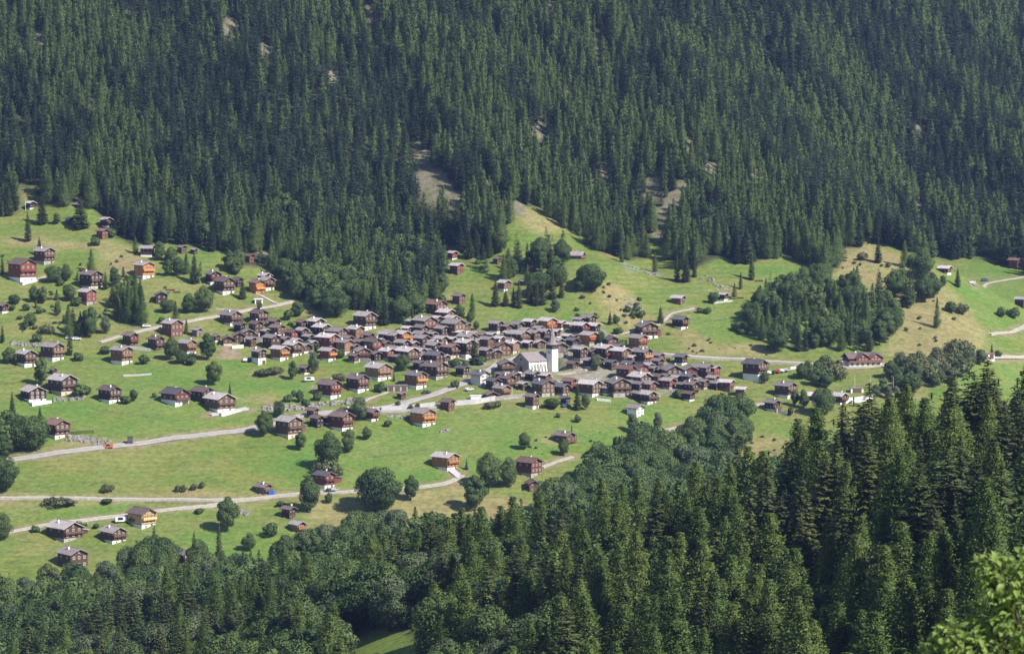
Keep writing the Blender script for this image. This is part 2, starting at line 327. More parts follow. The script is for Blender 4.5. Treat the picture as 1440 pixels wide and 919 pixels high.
# ---------------------------------------------------------------- mesh helpers
class MB:
    def __init__(s): s.v = []; s.f = []; s.m = []
    def poly(s, pts, m=0):
        i = len(s.v); s.v += [tuple(p) for p in pts]; s.f.append(tuple(range(i, i + len(pts)))); s.m.append(m)
    def box(s, x0, x1, y0, y1, z0, z1, m=0, top=None):
        a = [(x0, y0, z0), (x1, y0, z0), (x1, y1, z0), (x0, y1, z0), (x0, y0, z1), (x1, y0, z1), (x1, y1, z1), (x0, y1, z1)]
        i = len(s.v); s.v += a
        for k, q in enumerate([(0, 3, 2, 1), (4, 5, 6, 7), (0, 1, 5, 4), (1, 2, 6, 5), (2, 3, 7, 6), (3, 0, 4, 7)]):
            s.f.append(tuple(i + t for t in q)); s.m.append(top if (k == 1 and top is not None) else m)
    def prism(s, outline, y0, y1, m=0, axis='y'):
        """outline in (x,z), swept along y (or (y,z) along x)"""
        n = len(outline); i = len(s.v)
        for yy in (y0, y1):
            s.v += [((a, yy, b) if axis == 'y' else (yy, a, b)) for a, b in outline]
        s.f.append(tuple(range(i, i + n))); s.f.append(tuple(range(i + 2 * n - 1, i + n - 1, -1))); s.m += [m, m]
        for k in range(n):
            k2 = (k + 1) % n; s.f.append((i + k, i + n + k, i + n + k2, i + k2)); s.m.append(m)
    def tube(s, p0, p1, r0, r1, n=6, m=0):
        p0 = Vector(p0); p1 = Vector(p1); d = (p1 - p0).normalized()
        a = d.orthogonal().normalized(); b = d.cross(a); i = len(s.v)
        for p, r in ((p0, r0), (p1, r1)):
            for k in range(n):
                t = 2 * math.pi * k / n; s.v.append(tuple(p + a * (r * math.cos(t)) + b * (r * math.sin(t))))
        for k in range(n): s.f.append((i + k, i + (k + 1) % n, i + n + (k + 1) % n, i + n + k)); s.m.append(m)
        s.f.append(tuple(range(i + n - 1, i - 1, -1))); s.f.append(tuple(range(i + n, i + 2 * n))); s.m += [m, m]
    def mesh(s, name, mats, smooth=False):
        me = bpy.data.meshes.new(name); me.from_pydata(s.v, [], s.f)
        for mm in (mats if isinstance(mats, (list, tuple)) else [mats]): me.materials.append(mm)
        me.polygons.foreach_set('material_index', s.m)
        if smooth: me.polygons.foreach_set('use_smooth', [True] * len(s.f))
        me.update(); return me
def obj(name, me, parent=None, loc=None, rz=None, scale=None):
    o = bpy.data.objects.new(name, me); COL.objects.link(o)
    if parent is not None: o.parent = parent
    if loc is not None: o.location = loc
    if rz is not None: o.rotation_euler = (0, 0, rz)
    if scale is not None: o.scale = scale
    return o
def tag(o, label, cat, group=None):
    o['label'] = label; o['category'] = cat
    if group: o['group'] = group
    return o
ALL_ROOTS = []
def thing(name, label, cat, loc, rz=0, group=None):
    o = obj(name, None, loc=loc, rz=rz); o.empty_display_size = 1; tag(o, label, cat, group); ALL_ROOTS.append(o); return o

# ---------------------------------------------------------------- roads and paths
M_ROAD = simple('pale_tarmac', (.36, .34, .325), .9, .14, .5)
M_TRACK = simple('gravel_track', (.40, .375, .32), .95, .2, .8)
M_CONC = simple('concrete', (.46, .45, .43), .85, .12, .6)
def ribbon(name, pix, width, m, lift=0.16, name_kind='structure', skirt=1.0):
    P = hit([a for a, b in pix], [b for a, b in pix])[:, :2]
    pts = [P[0]]
    for a, b in zip(P[:-1], P[1:]):
        n = max(1, int(np.hypot(*(b - a)) / 3.0))
        for k in range(1, n + 1): pts.append(a + (b - a) * k / n)
    pts = np.array(pts)
    for _ in range(6): pts[1:-1] = (pts[:-2] + 2 * pts[1:-1] + pts[2:]) / 4
    t = np.gradient(pts, axis=0); t /= np.linalg.norm(t, axis=1)[:, None] + 1e-9; nrm = np.stack([-t[:, 1], t[:, 0]], 1)
    mb = MB(); offs = (-.5, -.25, 0, .25, .5)
    zc = [zT(*(pts + nrm * (width * o)).T) for o in offs]
    zm = np.max(zc, axis=0) * .5 + np.mean(zc, axis=0) * .5
    rows = []
    for o, zz in zip(offs, zc):
        w = width * (1 + .10 * (vnoise(np.arange(len(pts)) * .4, np.full(len(pts), width)) - .5))
        q = pts + nrm * (w * o)[:, None]; rows.append(np.column_stack([q, np.maximum(zz, zm) + lift]))
    for k in range(len(pts) - 1):
        for j in range(4): mb.poly([rows[j][k], rows[j][k + 1], rows[j + 1][k + 1], rows[j + 1][k]][::-1])
        for j in (0, 4):
            a, b = rows[j][k].copy(), rows[j][k + 1].copy(); a2, b2 = a.copy(), b.copy(); a2[2] -= skirt; b2[2] -= skirt
            mb.poly([a, b, b2, a2] if j else [a2, b2, b, a])
    o = obj(name, mb.mesh(name, m)); o['kind'] = 'structure'; return o
for _a in ROADS: ribbon(*_a[:2], _a[2] * .86, {'r': M_ROAD, 't': M_TRACK, 'c': M_CONC}[_a[3]], _a[4])
# ---------------------------------------------------------------- tree kinds (meshes shared by every copy)
M_BARK = simple('bark', (.10, .075, .055), .95, .3, 3.0, .05, (1, 1, .3))
M_SPRUCE_FAR = foliage('far_spruce_needles', (.024, .046, .026), (.054, .084, .036), .15)  # distance haze tinted into the far needle colours, cooler than the near ones
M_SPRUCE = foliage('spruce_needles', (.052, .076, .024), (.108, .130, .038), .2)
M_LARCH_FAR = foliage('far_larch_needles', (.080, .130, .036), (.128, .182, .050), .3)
M_LARCH = foliage('larch_needles', (.082, .136, .030), (.140, .192, .046), .34)
M_BROAD = foliage('broad_leaves', (.070, .120, .036), (.125, .175, .052), .33)
M_GREYLEAF = foliage('silvery_leaves', (.11, .155, .070), (.155, .19, .095), .3)
M_BUSH = foliage('bush_leaves', (.095, .125, .045), (.15, .155, .07), .28)
M_BLUE = foliage('blue_needles', (.055, .085, .085), (.06, .09, .09), .1)
M_DRYTREE = foliage('dry_needles', (.10, .085, .04), (.13, .10, .05), .2)
M_BRIGHT = foliage('bright_leaves', (.22, .31, .07), (.29, .38, .11), .45, .45)

def quads_mesh(name, P, m, form=None, amount=.75):
    """P: (n,4,3) corner array -> mesh of loose leaf faces; form = outward directions that round off the shading of the crown"""
    n, k, _ = P.shape; N = None
    if form is not None:
        fn = np.cross(P[:, 2] - P[:, 0], P[:, 3] - P[:, 1]); fn /= np.linalg.norm(fn, axis=1)[:, None] + 1e-9
        form = form / (np.linalg.norm(form, axis=1)[:, None] + 1e-9)
        back = (fn * form).sum(1) < 0; P = P.copy(); P[back] = P[back][:, ::-1]; fn[back] *= -1
        N = fn * (1 - amount) + form * amount; N /= np.linalg.norm(N, axis=1)[:, None]
    me = bpy.data.meshes.new(name); me.vertices.add(n * k); me.vertices.foreach_set('co', P.reshape(-1, 3).astype(np.float32).ravel())
    me.loops.add(n * k); me.loops.foreach_set('vertex_index', np.arange(n * k, dtype=np.int32))
    me.polygons.add(n); me.polygons.foreach_set('loop_start', np.arange(0, n * k, k, dtype=np.int32))
    me.update(calc_edges=True); me.materials.append(m)
    if N is not None:
        me.polygons.foreach_set('use_smooth', np.ones(n, bool)); me.normals_split_custom_set(np.repeat(N, k, 0).tolist())
    return me

def conifer(name, m, H=20.0, Rb=3.1, levels=26, per=9, seed=0, droop=.35, up=.25, fine=1.0, lo=.06, shape=.8, fringe=4, ragged=.3):
    """whorls of drooping boughs, every bough a fan of small needle sprays"""
    g = np.random.default_rng(seed); A = []
    for k in range(levels):
        t = (k + g.random() * .7) / levels; z0 = H * (lo + (1 - lo) * t)
        r = Rb * (1 - t) ** shape * (1 - ragged * .5 + ragged * g.random()) * min(1, .62 + 2.6 * t) + .12
        nb = max(4, int(per * (1 - .45 * t))); a0 = g.random() * 6.28
        for j in range(nb):
            a = a0 + 6.283 * (j + .5 * g.random()) / nb; rr = r * (.72 + .45 * g.random()); zz = z0 + g.normal() * .25
            dx, dy = math.cos(a), math.sin(a); sx, sy = -dy, dx
            pts = []
            for s in (0.05, .4, .75, 1.0):
                pts.append((dx * rr * s, dy * rr * s, zz - droop * rr * s * (1.1 - s * up * 1.6) + up * .6 * rr * max(0, s - .55)))
            ns = fringe
            for q in range(ns):                      # sprays left and right of the bough, hanging
                for side in (-1, 1):
                    s = (q + .35 + .5 * g.random()) / ns
                    i = min(2, int(s * 3)); f = s * 3 - i
                    b = np.array(pts[i]) * (1 - f) + np.array(pts[i + 1]) * f
                    L = (.22 + .36 * rr * (1 - .55 * s)) * (.7 + .6 * g.random()) * fine
                    w = L * (.26 + .14 * g.random())
                    ang = .5 + .55 * g.random()
                    d = np.array([dx * math.cos(ang) + side * sx * math.sin(ang), dy * math.cos(ang) + side * sy * math.sin(ang), -.28 - .35 * g.random()])
                    c = np.array([-d[1], d[0], .25 * g.normal()])
                    tip = b + d * L
                    A.append([b - c * w * .25, b + d * L * .5 - c * w, tip, b + d * L * .5 + c * w])
            e = np.array(pts[3]); mm = np.array(pts[1]); w = .16 + .10 * rr
            c = np.array([sx, sy, g.normal() * .3]) * w
            A.append([mm, (mm + e) / 2 - c, e + np.array([dx, dy, .1]) * .25, (mm + e) / 2 + c])
    for q in range(5):                                # leader
        a = g.random() * 6.28; zt = H * (.955 + .05 * q / 5)
        A.append([(0, 0, zt - .9), (.16 * math.cos(a), .16 * math.sin(a), zt - .4), (0, 0, zt + .2), (-.16 * math.cos(a), -.16 * math.sin(a), zt - .4)])
    A = np.array(A, float); c = A.mean(1); r_ = np.hypot(c[:, 0], c[:, 1]) + .3
    form = np.stack([c[:, 0] / r_, c[:, 1] / r_, .45 + 0 * r_], 1) + g.normal(size=c.shape) * .28
    return quads_mesh(name, A, m, form, .72)

def feathery(name, m, H=20.0, Rb=2.8, n=2600, seed=0, shape=.75, lo=.10, clump=110, size=.55):
    """larch: upswept, soft, see-through crown of small needle tufts gathered on boughs"""
    g = np.random.default_rng(seed)
    t = g.random(clump) ** 1.15; t = lo + (1 - lo) * t
    r = Rb * (1 - t) ** shape * np.minimum(1, .45 + 2.2 * t) + .1
    a = g.random(clump) * 6.283; rad = r * (.45 + .6 * g.random(clump))
    cen = np.stack([rad * np.cos(a), rad * np.sin(a), t * H - .12 * rad + .25 * rad], 1); sz = (.30 + .34 * r)
    k = g.integers(0, clump, n)
    off = g.normal(size=(n, 3)) * sz[k][:, None] * np.array([.62, .62, .5])
    P = cen[k] + off
    # also a line of tufts down each bough
    f = g.random(n)[:, None]; P = np.where(g.random(n)[:, None] < .35, P * np.stack([f[:, 0], f[:, 0], np.ones(n)], 1), P)
    P[:, 2] = np.clip(P[:, 2], lo * H * .7, H)
    d = P * np.array([1, 1, 0]); d /= np.linalg.norm(d, axis=1)[:, None] + 1e-6
    d = d + np.array([0, 0, .35]) + g.normal(size=(n, 3)) * .55; d /= np.linalg.norm(d, axis=1)[:, None]
    u = np.cross(d, g.normal(size=(n, 3))); u /= np.linalg.norm(u, axis=1)[:, None]
    L = (size * (.6 + .8 * g.random(n)) * (.7 + .5 * (1 - P[:, 2] / H)))[:, None]; w = L * .34
    A = np.stack([P - d * L * .5, P - u * w, P + d * L * .6, P + u * w], 1)
    top = np.array([[(0, 0, H - 1.4), (.14 * math.cos(q), .14 * math.sin(q), H - .6), (0, 0, H + .3), (-.14 * math.cos(q), -.14 * math.sin(q), H - .6)] for q in (0, 1.1, 2.2)])
    A = np.concatenate([A, top]); c = A.mean(1); r_ = np.hypot(c[:, 0], c[:, 1]) + .3
    form = np.stack([c[:, 0] / r_, c[:, 1] / r_, .45 + 0 * r_], 1) + g.normal(size=c.shape) * .28
    return quads_mesh(name, A, m, form, .75)

def leafy(name, m, H=14.0, Rw=5.0, n=3600, seed=0, lobes=26, leaf=.62, base=.10, tall=1.0, shell=.72):
    """broadleaf crown: leaf faces on the outside of many overlapping boughs"""
    g = np.random.default_rng(seed)
    zc = H * (base + (1 - base) * .52); hz = H * (1 - base) * .5
    C = []; S = []
    C.append(np.array([0, 0, zc - .1 * hz])); S.append(Rw * .62)
    for k in range(lobes):
        v = g.normal(size=3); v /= np.linalg.norm(v); rr = .45 + .55 * g.random() ** .5
        c = np.array([v[0] * Rw * .72 * rr, v[1] * Rw * .72 * rr, zc + v[2] * hz * .76 * rr])
        taper = 1 - .38 * max(0, (c[2] - zc) / hz) ** 1.4 - .12 * max(0, (zc - c[2]) / hz); c[:2] *= taper
        C.append(c); S.append(Rw * (.17 + .26 * g.random() ** 1.5))
    lobes += 1
    C = np.array(C); S = np.array(S); p = S ** 2 / (S ** 2).sum()
    k = g.choice(lobes, n, p=p)
    v = g.normal(size=(n, 3)); v[:, 2] = v[:, 2] * .9 + .18; v /= np.linalg.norm(v, axis=1)[:, None]
    rad = S[k] * (shell + (1.06 - shell) * g.random(n) ** .6)
    P = C[k] + v * rad[:, None] * np.array([1, 1, .92])
    d = v + g.normal(size=(n, 3)) * .48; d /= np.linalg.norm(d, axis=1)[:, None]
    a = np.cross(d, g.normal(size=(n, 3))); a /= np.linalg.norm(a, axis=1)[:, None]; b = np.cross(d, a)
    L = (leaf * (.6 + .8 * g.random(n)))[:, None]
    A = np.stack([P - a * L * .6, P - b * L * .38 + d * .05, P + a * L * .6 - d * L * .18, P + b * L * .38 + d * .05], 1)
    form = v * .75 + (P - np.array([0, 0, zc - .2 * hz])) / np.array([Rw, Rw, hz]) * .75 + np.array([0, 0, .12]) + g.normal(size=v.shape) * .15
    return quads_mesh(name, A, m, form, .64)

def trunk(name, H, r, frac=.9, limbs=0, seed=0, spread=3.0, m=None):
    g = random.Random(seed); mb = MB(); p = Vector((0, 0, -1.2)); segs = 5; pts = [p]
    for k in range(1, segs + 1): pts.append(Vector((g.uniform(-.02, .02) * H * .3, g.uniform(-.02, .02) * H * .3, H * frac * k / segs)))
    for k in range(segs): mb.tube(pts[k], pts[k + 1], r * (1 - k / segs * .85), r * (1 - (k + 1) / segs * .85) + .01, 6)
    for k in range(limbs):
        z = H * g.uniform(.22, .62); a = g.uniform(0, 6.28); e = Vector((math.cos(a) * spread, math.sin(a) * spread, z + H * g.uniform(.12, .3)))
        mid = Vector((e.x * .45, e.y * .45, z + (e.z - z) * .35)); mb.tube((0, 0, z), mid, r * .5, r * .3, 5); mb.tube(mid, e, r * .3, r * .06, 5)
    return mb.mesh(name, m or M_BARK, True)

# unit heights: conifers 20 m, broadleaf 14 m, bush 3 m
NEAR = {
 'spruce': [(conifer('spruce_crown', M_SPRUCE, 20, 3.9, 38, 14, 1, .42, .30, .66, .04, .80, 8), trunk('spruce_trunk', 20, .30)),
            (conifer('spruce_crown', M_SPRUCE, 20, 3.3, 40, 13, 2, .55, .25, .66, .04, .72, 8, .45), trunk('spruce_trunk', 20, .28, .9, 0, 1)),
            (conifer('spruce_crown', M_SPRUCE, 20, 4.4, 36, 14, 3, .36, .40, .66, .05, .90, 9, .4), trunk('spruce_trunk', 20, .33, .9, 0, 2)),
            (conifer('spruce_crown', M_SPRUCE, 20, 3.5, 33, 12, 4, .45, .35, .7, .10, .66, 8, .6), trunk('spruce_trunk', 20, .28, .9, 0, 3))],
 'larch': [(feathery('larch_crown', M_LARCH, 20, 4.3, 12500, 11, .92, .05, 210, .36), trunk('larch_trunk', 20, .26)),
           (feathery('larch_crown', M_LARCH, 20, 5.0, 13500, 12, 1.0, .07, 190, .36), trunk('larch_trunk', 20, .28, .9, 0, 4)),
           (feathery('larch_crown', M_LARCH, 20, 3.7, 11500, 13, .8, .05, 210, .36), trunk('larch_trunk', 20, .24, .9, 0, 5))],
 'broadleaf': [(leafy('broadleaf_crown', M_BROAD, 14, 6.0, 13000, 21, 60, .42, .02), trunk('broadleaf_trunk', 14, .34, .7, 7, 6)),
               (leafy('broadleaf_crown', M_BROAD, 14, 5.2, 12000, 22, 50, .40, .02), trunk('broadleaf_trunk', 14, .30, .7, 6, 7)),
               (leafy('broadleaf_crown', M_BROAD, 14, 6.8, 14500, 23, 66, .42, .03), trunk('broadleaf_trunk', 14, .36, .65, 8, 8)),
               (leafy('broadleaf_crown', M_BROAD, 14, 4.5, 10000, 24, 44, .40, .02), trunk('broadleaf_trunk', 14, .26, .75, 6, 9))],
 'grey_broadleaf': [(leafy('silvery_crown', M_GREYLEAF, 14, 5.0, 11000, 25, 54, .34, .03), trunk('broadleaf_trunk', 14, .28, .7, 7, 10))],
 'bush': [(leafy('bush_foliage', M_BUSH, 3, 1.9, 700, 31, 10, .36, 0), None), (leafy('bush_foliage', M_BUSH, 3, 2.6, 900, 32, 14, .36, 0), None)],
 'green_bush': [(leafy('bush_foliage', M_BROAD, 3, 1.8, 700, 33, 10, .36, 0), None), (leafy('bush_foliage', M_BROAD, 3, 2.3, 800, 34, 12, .36, 0), None)],
 'blue_spruce': [(conifer('blue_crown', M_BLUE, 20, 4.2, 24, 10, 5, .2, .3, 1.0, .03, .85, 5), trunk('spruce_trunk', 20, .3))],
 'dry_spruce': [(conifer('dry_crown', M_DRYTREE, 20, 2.6, 24, 8, 6, .45, .3, 1.0, .06, .75, 5, .6), trunk('spruce_trunk', 20, .28, .9, 0, 3))],
}
FARM = {
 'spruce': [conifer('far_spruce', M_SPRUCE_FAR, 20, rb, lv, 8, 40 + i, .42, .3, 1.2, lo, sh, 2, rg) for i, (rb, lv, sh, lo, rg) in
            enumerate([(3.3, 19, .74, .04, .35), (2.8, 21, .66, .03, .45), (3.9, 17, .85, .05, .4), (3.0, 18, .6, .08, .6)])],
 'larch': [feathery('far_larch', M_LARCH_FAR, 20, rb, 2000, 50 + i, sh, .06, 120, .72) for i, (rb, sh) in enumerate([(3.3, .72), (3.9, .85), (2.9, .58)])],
 'grey_broadleaf': [leafy('far_silvery', M_GREYLEAF, 14, rb, 2400, 70 + i, 34, .7, .03) for i, rb in enumerate([5.0, 4.4])],
 'broadleaf': [leafy('far_broadleaf', M_BROAD, 14, rb, 2400, 60 + i, 34, .8, .03) for i, rb in enumerate([6.0, 5.4, 4.6])],
}
UNIT = {'spruce': 20, 'larch': 20, 'broadleaf': 14, 'grey_broadleaf': 14, 'bush': 3, 'green_bush': 3, 'blue_spruce': 20, 'dry_spruce': 20}
NAME = {'spruce': 'spruce_tree', 'larch': 'larch_tree', 'broadleaf': 'broadleaf_tree', 'grey_broadleaf': 'broadleaf_tree', 'bush': 'bush', 'green_bush': 'bush',
        'blue_spruce': 'spruce_tree', 'dry_spruce': 'spruce_tree'}
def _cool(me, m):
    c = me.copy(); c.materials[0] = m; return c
COOL = {k: [(_cool(a, m), b) for a, b in NEAR[k]] for k, m in (('spruce', M_SPRUCE_FAR), ('larch', M_LARCH_FAR))}   # mountain forest copies: bluish distance haze put into the needle colour
def plant(kind, x, y, h, label, group=None, wide=1.0, variant=None, z=None, cool=False):
    src = COOL if cool and kind in COOL else NEAR
    v = src[kind][variant if variant is not None else random.randrange(len(src[kind]))]
    if z is None: z = float(zT(np.array([x]), np.array([y]))[0])
    s = h / UNIT[kind]; cat = 'bush' if 'bush' in kind else 'tree'
    rz = random.uniform(0, 6.28)
    if v[1] is None:
        o = obj(NAME[kind], v[0], loc=(x, y, z - .1), rz=rz, scale=(s * wide, s * wide, s)); tag(o, label, cat, group); ALL_ROOTS.append(o); return o
    t = thing(NAME[kind], label, cat, (x, y, z - .15), rz, group); t.scale = (s * wide, s * wide, s)
    obj('crown', v[0], t); obj('trunk', v[1], t); return t

# ---------------------------------------------------------------- a wood too big to count: instances on points
def wood(name, kind, pts, label, cat):
    """pts: array x,y,z,height,width-factor ; one object, kind stuff"""
    n = len(pts); me = bpy.data.meshes.new(name); me.vertices.add(n); me.vertices.foreach_set('co', pts[:, :3].astype(np.float32).ravel()); me.update()
    s = pts[:, 3] / UNIT[kind]; sc = np.stack([s * pts[:, 4], s * pts[:, 4], s], 1).astype(np.float32)
    a = me.attributes.new('tree_scale', 'FLOAT_VECTOR', 'POINT'); a.data.foreach_set('vector', sc.ravel())
    g = np.random.default_rng(n)
    a = me.attributes.new('tree_turn', 'FLOAT_VECTOR', 'POINT')
    lean = g.normal(size=(n, 3)) * .035; lean[:, 2] = g.random(n) * 6.283; a.data.foreach_set('vector', lean.astype(np.float32).ravel())
    a = me.attributes.new('tree_pick', 'INT', 'POINT'); a.data.foreach_set('value', g.integers(0, len(FARM[kind]), n).astype(np.int32))
    if 'far_' + kind not in bpy.data.collections:
        c = bpy.data.collections.new('far_' + kind)
        for mm in FARM[kind]: c.objects.link(bpy.data.objects.new('far_' + kind, mm))
    c = bpy.data.collections['far_' + kind]
    ng = bpy.data.node_groups.new(name, 'GeometryNodeTree')
    ng.interface.new_socket('Geometry', in_out='INPUT', socket_type='NodeSocketGeometry'); ng.interface.new_socket('Geometry', in_out='OUTPUT', socket_type='NodeSocketGeometry')
    N = ng.nodes; gi = N.new('NodeGroupInput'); go = N.new('NodeGroupOutput'); ip = N.new('GeometryNodeInstanceOnPoints'); ci = N.new('GeometryNodeCollectionInfo')
    ci.inputs['Collection'].default_value = c; ci.inputs['Separate Children'].default_value = True; ci.inputs['Reset Children'].default_value = True
    ip.inputs['Pick Instance'].default_value = True
    def na(nm, ty):
        q = N.new('GeometryNodeInputNamedAttribute'); q.data_type = ty; q.inputs['Name'].default_value = nm; return q.outputs['Attribute']
    ng.links.new(gi.outputs[0], ip.inputs['Points']); ng.links.new(ci.outputs[0], ip.inputs['Instance'])
    ng.links.new(na('tree_pick', 'INT'), ip.inputs['Instance Index'])
    ng.links.new(na('tree_turn', 'FLOAT_VECTOR'), ip.inputs['Rotation']); ng.links.new(na('tree_scale', 'FLOAT_VECTOR'), ip.inputs['Scale'])
    ng.links.new(ip.outputs[0], go.inputs[0])
    o = obj(name, me); md = o.modifiers.new('trees', 'NODES'); md.node_group = ng
    o['kind'] = 'stuff'; o['label'] = label; o['category'] = cat; return o

def scatter(x0, x1, y0, y1, sp):
    xs = np.arange(x0, x1, sp); ys = np.arange(y0, y1, sp); X, Y = np.meshgrid(xs, ys)
    X = X + (RNG.random(X.shape) - .5) * sp * .95; Y = Y + (RNG.random(Y.shape) - .5) * sp * .95
    return X.ravel(), Y.ravel()
# ---------------------------------------------------------------- house materials
PLANK = (1, 1, 9)
WALLS = {'d': ('dark brown', (.066, .040, .031)), 'n': ('blackened', (.04, .029, .028)), 'm': ('mid brown', (.115, .068, .046)), 'r': ('reddish brown', (.14, .062, .044)), 'R': ('red', (.175, .052, .042)),
         'o': ('bright orange', (.50, .20, .055)), 't': ('tan brown', (.25, .135, .075)), 'y': ('pale yellow', (.62, .40, .19)), 'w': ('white', (.72, .70, .655)), 'g': ('weathered grey', (.17, .13, .12))}
ROOFS = {'g': ('grey', (.24, .205, .20)), 'l': ('pale grey', (.41, .36, .345)), 'b': ('brown', (.165, .122, .112)), 'r': ('reddish', (.20, .115, .10)), 's': ('dark slate', (.125, .115, .13))}
BASES = {'w': ('white', (.76, .75, .72)), 's': ('stone', (.36, .33, .31)), 'p': ('beige', (.52, .45, .37)), 'n': ('', (.12, .08, .06))}
MW = {k: simple(v[0].replace(' ', '_') + '_wall', v[1], .8, .22, 1.1, .02, PLANK, .30) for k, v in WALLS.items()}
MRF = {k: simple(v[0].replace(' ', '_') + '_roof', v[1], .75, .22, .9, .04, (1, 1, 1), .26) for k, v in ROOFS.items()}
MBS = {k: simple((v[0] or 'wooden') + '_base', v[1], .85, .12, .7, .02, (1, 1, 1), .06) for k, v in BASES.items()}
M_TRIM = simple('pale_trim', (.62, .57, .50), .7, .08)
M_WOODTRIM = simple('brown_trim', (.13, .075, .05), .7, .15)
M_GLASS, _n, _l = mat('window_glass'); _b = _n.new('ShaderNodeBsdfPrincipled'); _o = _n.new('ShaderNodeOutputMaterial')
_b.inputs['Base Color'].default_value = (.03, .035, .045, 1); _b.inputs['Roughness'].default_value = .12; _l.new(_b.outputs[0], _o.inputs[0])
M_FLOWER = simple('red_flowers', (.50, .05, .05), .7, .5, 6)
M_METAL = simple('dark_metal', (.08, .08, .085), .5, .1)
M_WHITEPAINT = simple('white_paint', (.80, .80, .79), .45, .04)
# ---------------------------------------------------------------- shared small pieces (unit size, front faces -y)
def window_me():
    mb = MB(); t = .12
    mb.box(-.5, -.5 + t, -.06, .04, -.5, .5, 0); mb.box(.5 - t, .5, -.06, .04, -.5, .5, 0)
    mb.box(-.5 + t, .5 - t, -.06, .04, .5 - t, .5, 0); mb.box(-.5 + t, .5 - t, -.08, .04, -.5, -.5 + t, 0)
    mb.box(-.04, .04, -.05, .03, -.5 + t, .5 - t, 0); mb.box(-.5 + t, .5 - t, .0, .03, -.5 + t, .5 - t, 1)
    return mb.mesh('window', [M_TRIM, M_GLASS])
def shutter_me():
    mb = MB(); mb.box(-.5, .5, -.05, .02, -.5, .5, 0); mb.box(-.4, .4, -.075, -.051, -.42, -.02, 0); mb.box(-.4, .4, -.075, -.051, .02, .42, 0); return mb.mesh('shutter', [M_WOODTRIM])
def door_me():
    mb = MB(); mb.box(-.5, .5, -.05, .03, 0, 1, 0); mb.box(-.42, .42, -.08, -.051, .06, .45, 0); mb.box(-.42, .42, -.08, -.051, .52, .94, 0); mb.box(.3, .36, -.12, -.081, .46, .50, 1)
    return mb.mesh('door', [M_WOODTRIM, M_METAL])
def chimney_me():
    mb = MB(); mb.box(-.35, .35, -.35, .35, -1.0, 1.0, 0); mb.box(-.45, .45, -.45, .45, 1.0, 1.14, 0); mb.box(-.25, .25, -.25, .25, 1.14, 1.4, 1); return mb.mesh('chimney', [MBS['w'], M_METAL])
WIN, SHUT, DOOR, CHIM = window_me(), shutter_me(), door_me(), chimney_me()
HOUSE_PX = []; HOUSES = []
OB = {'o': MW['o'], 't': MW['t'], 'R': MW['r']}

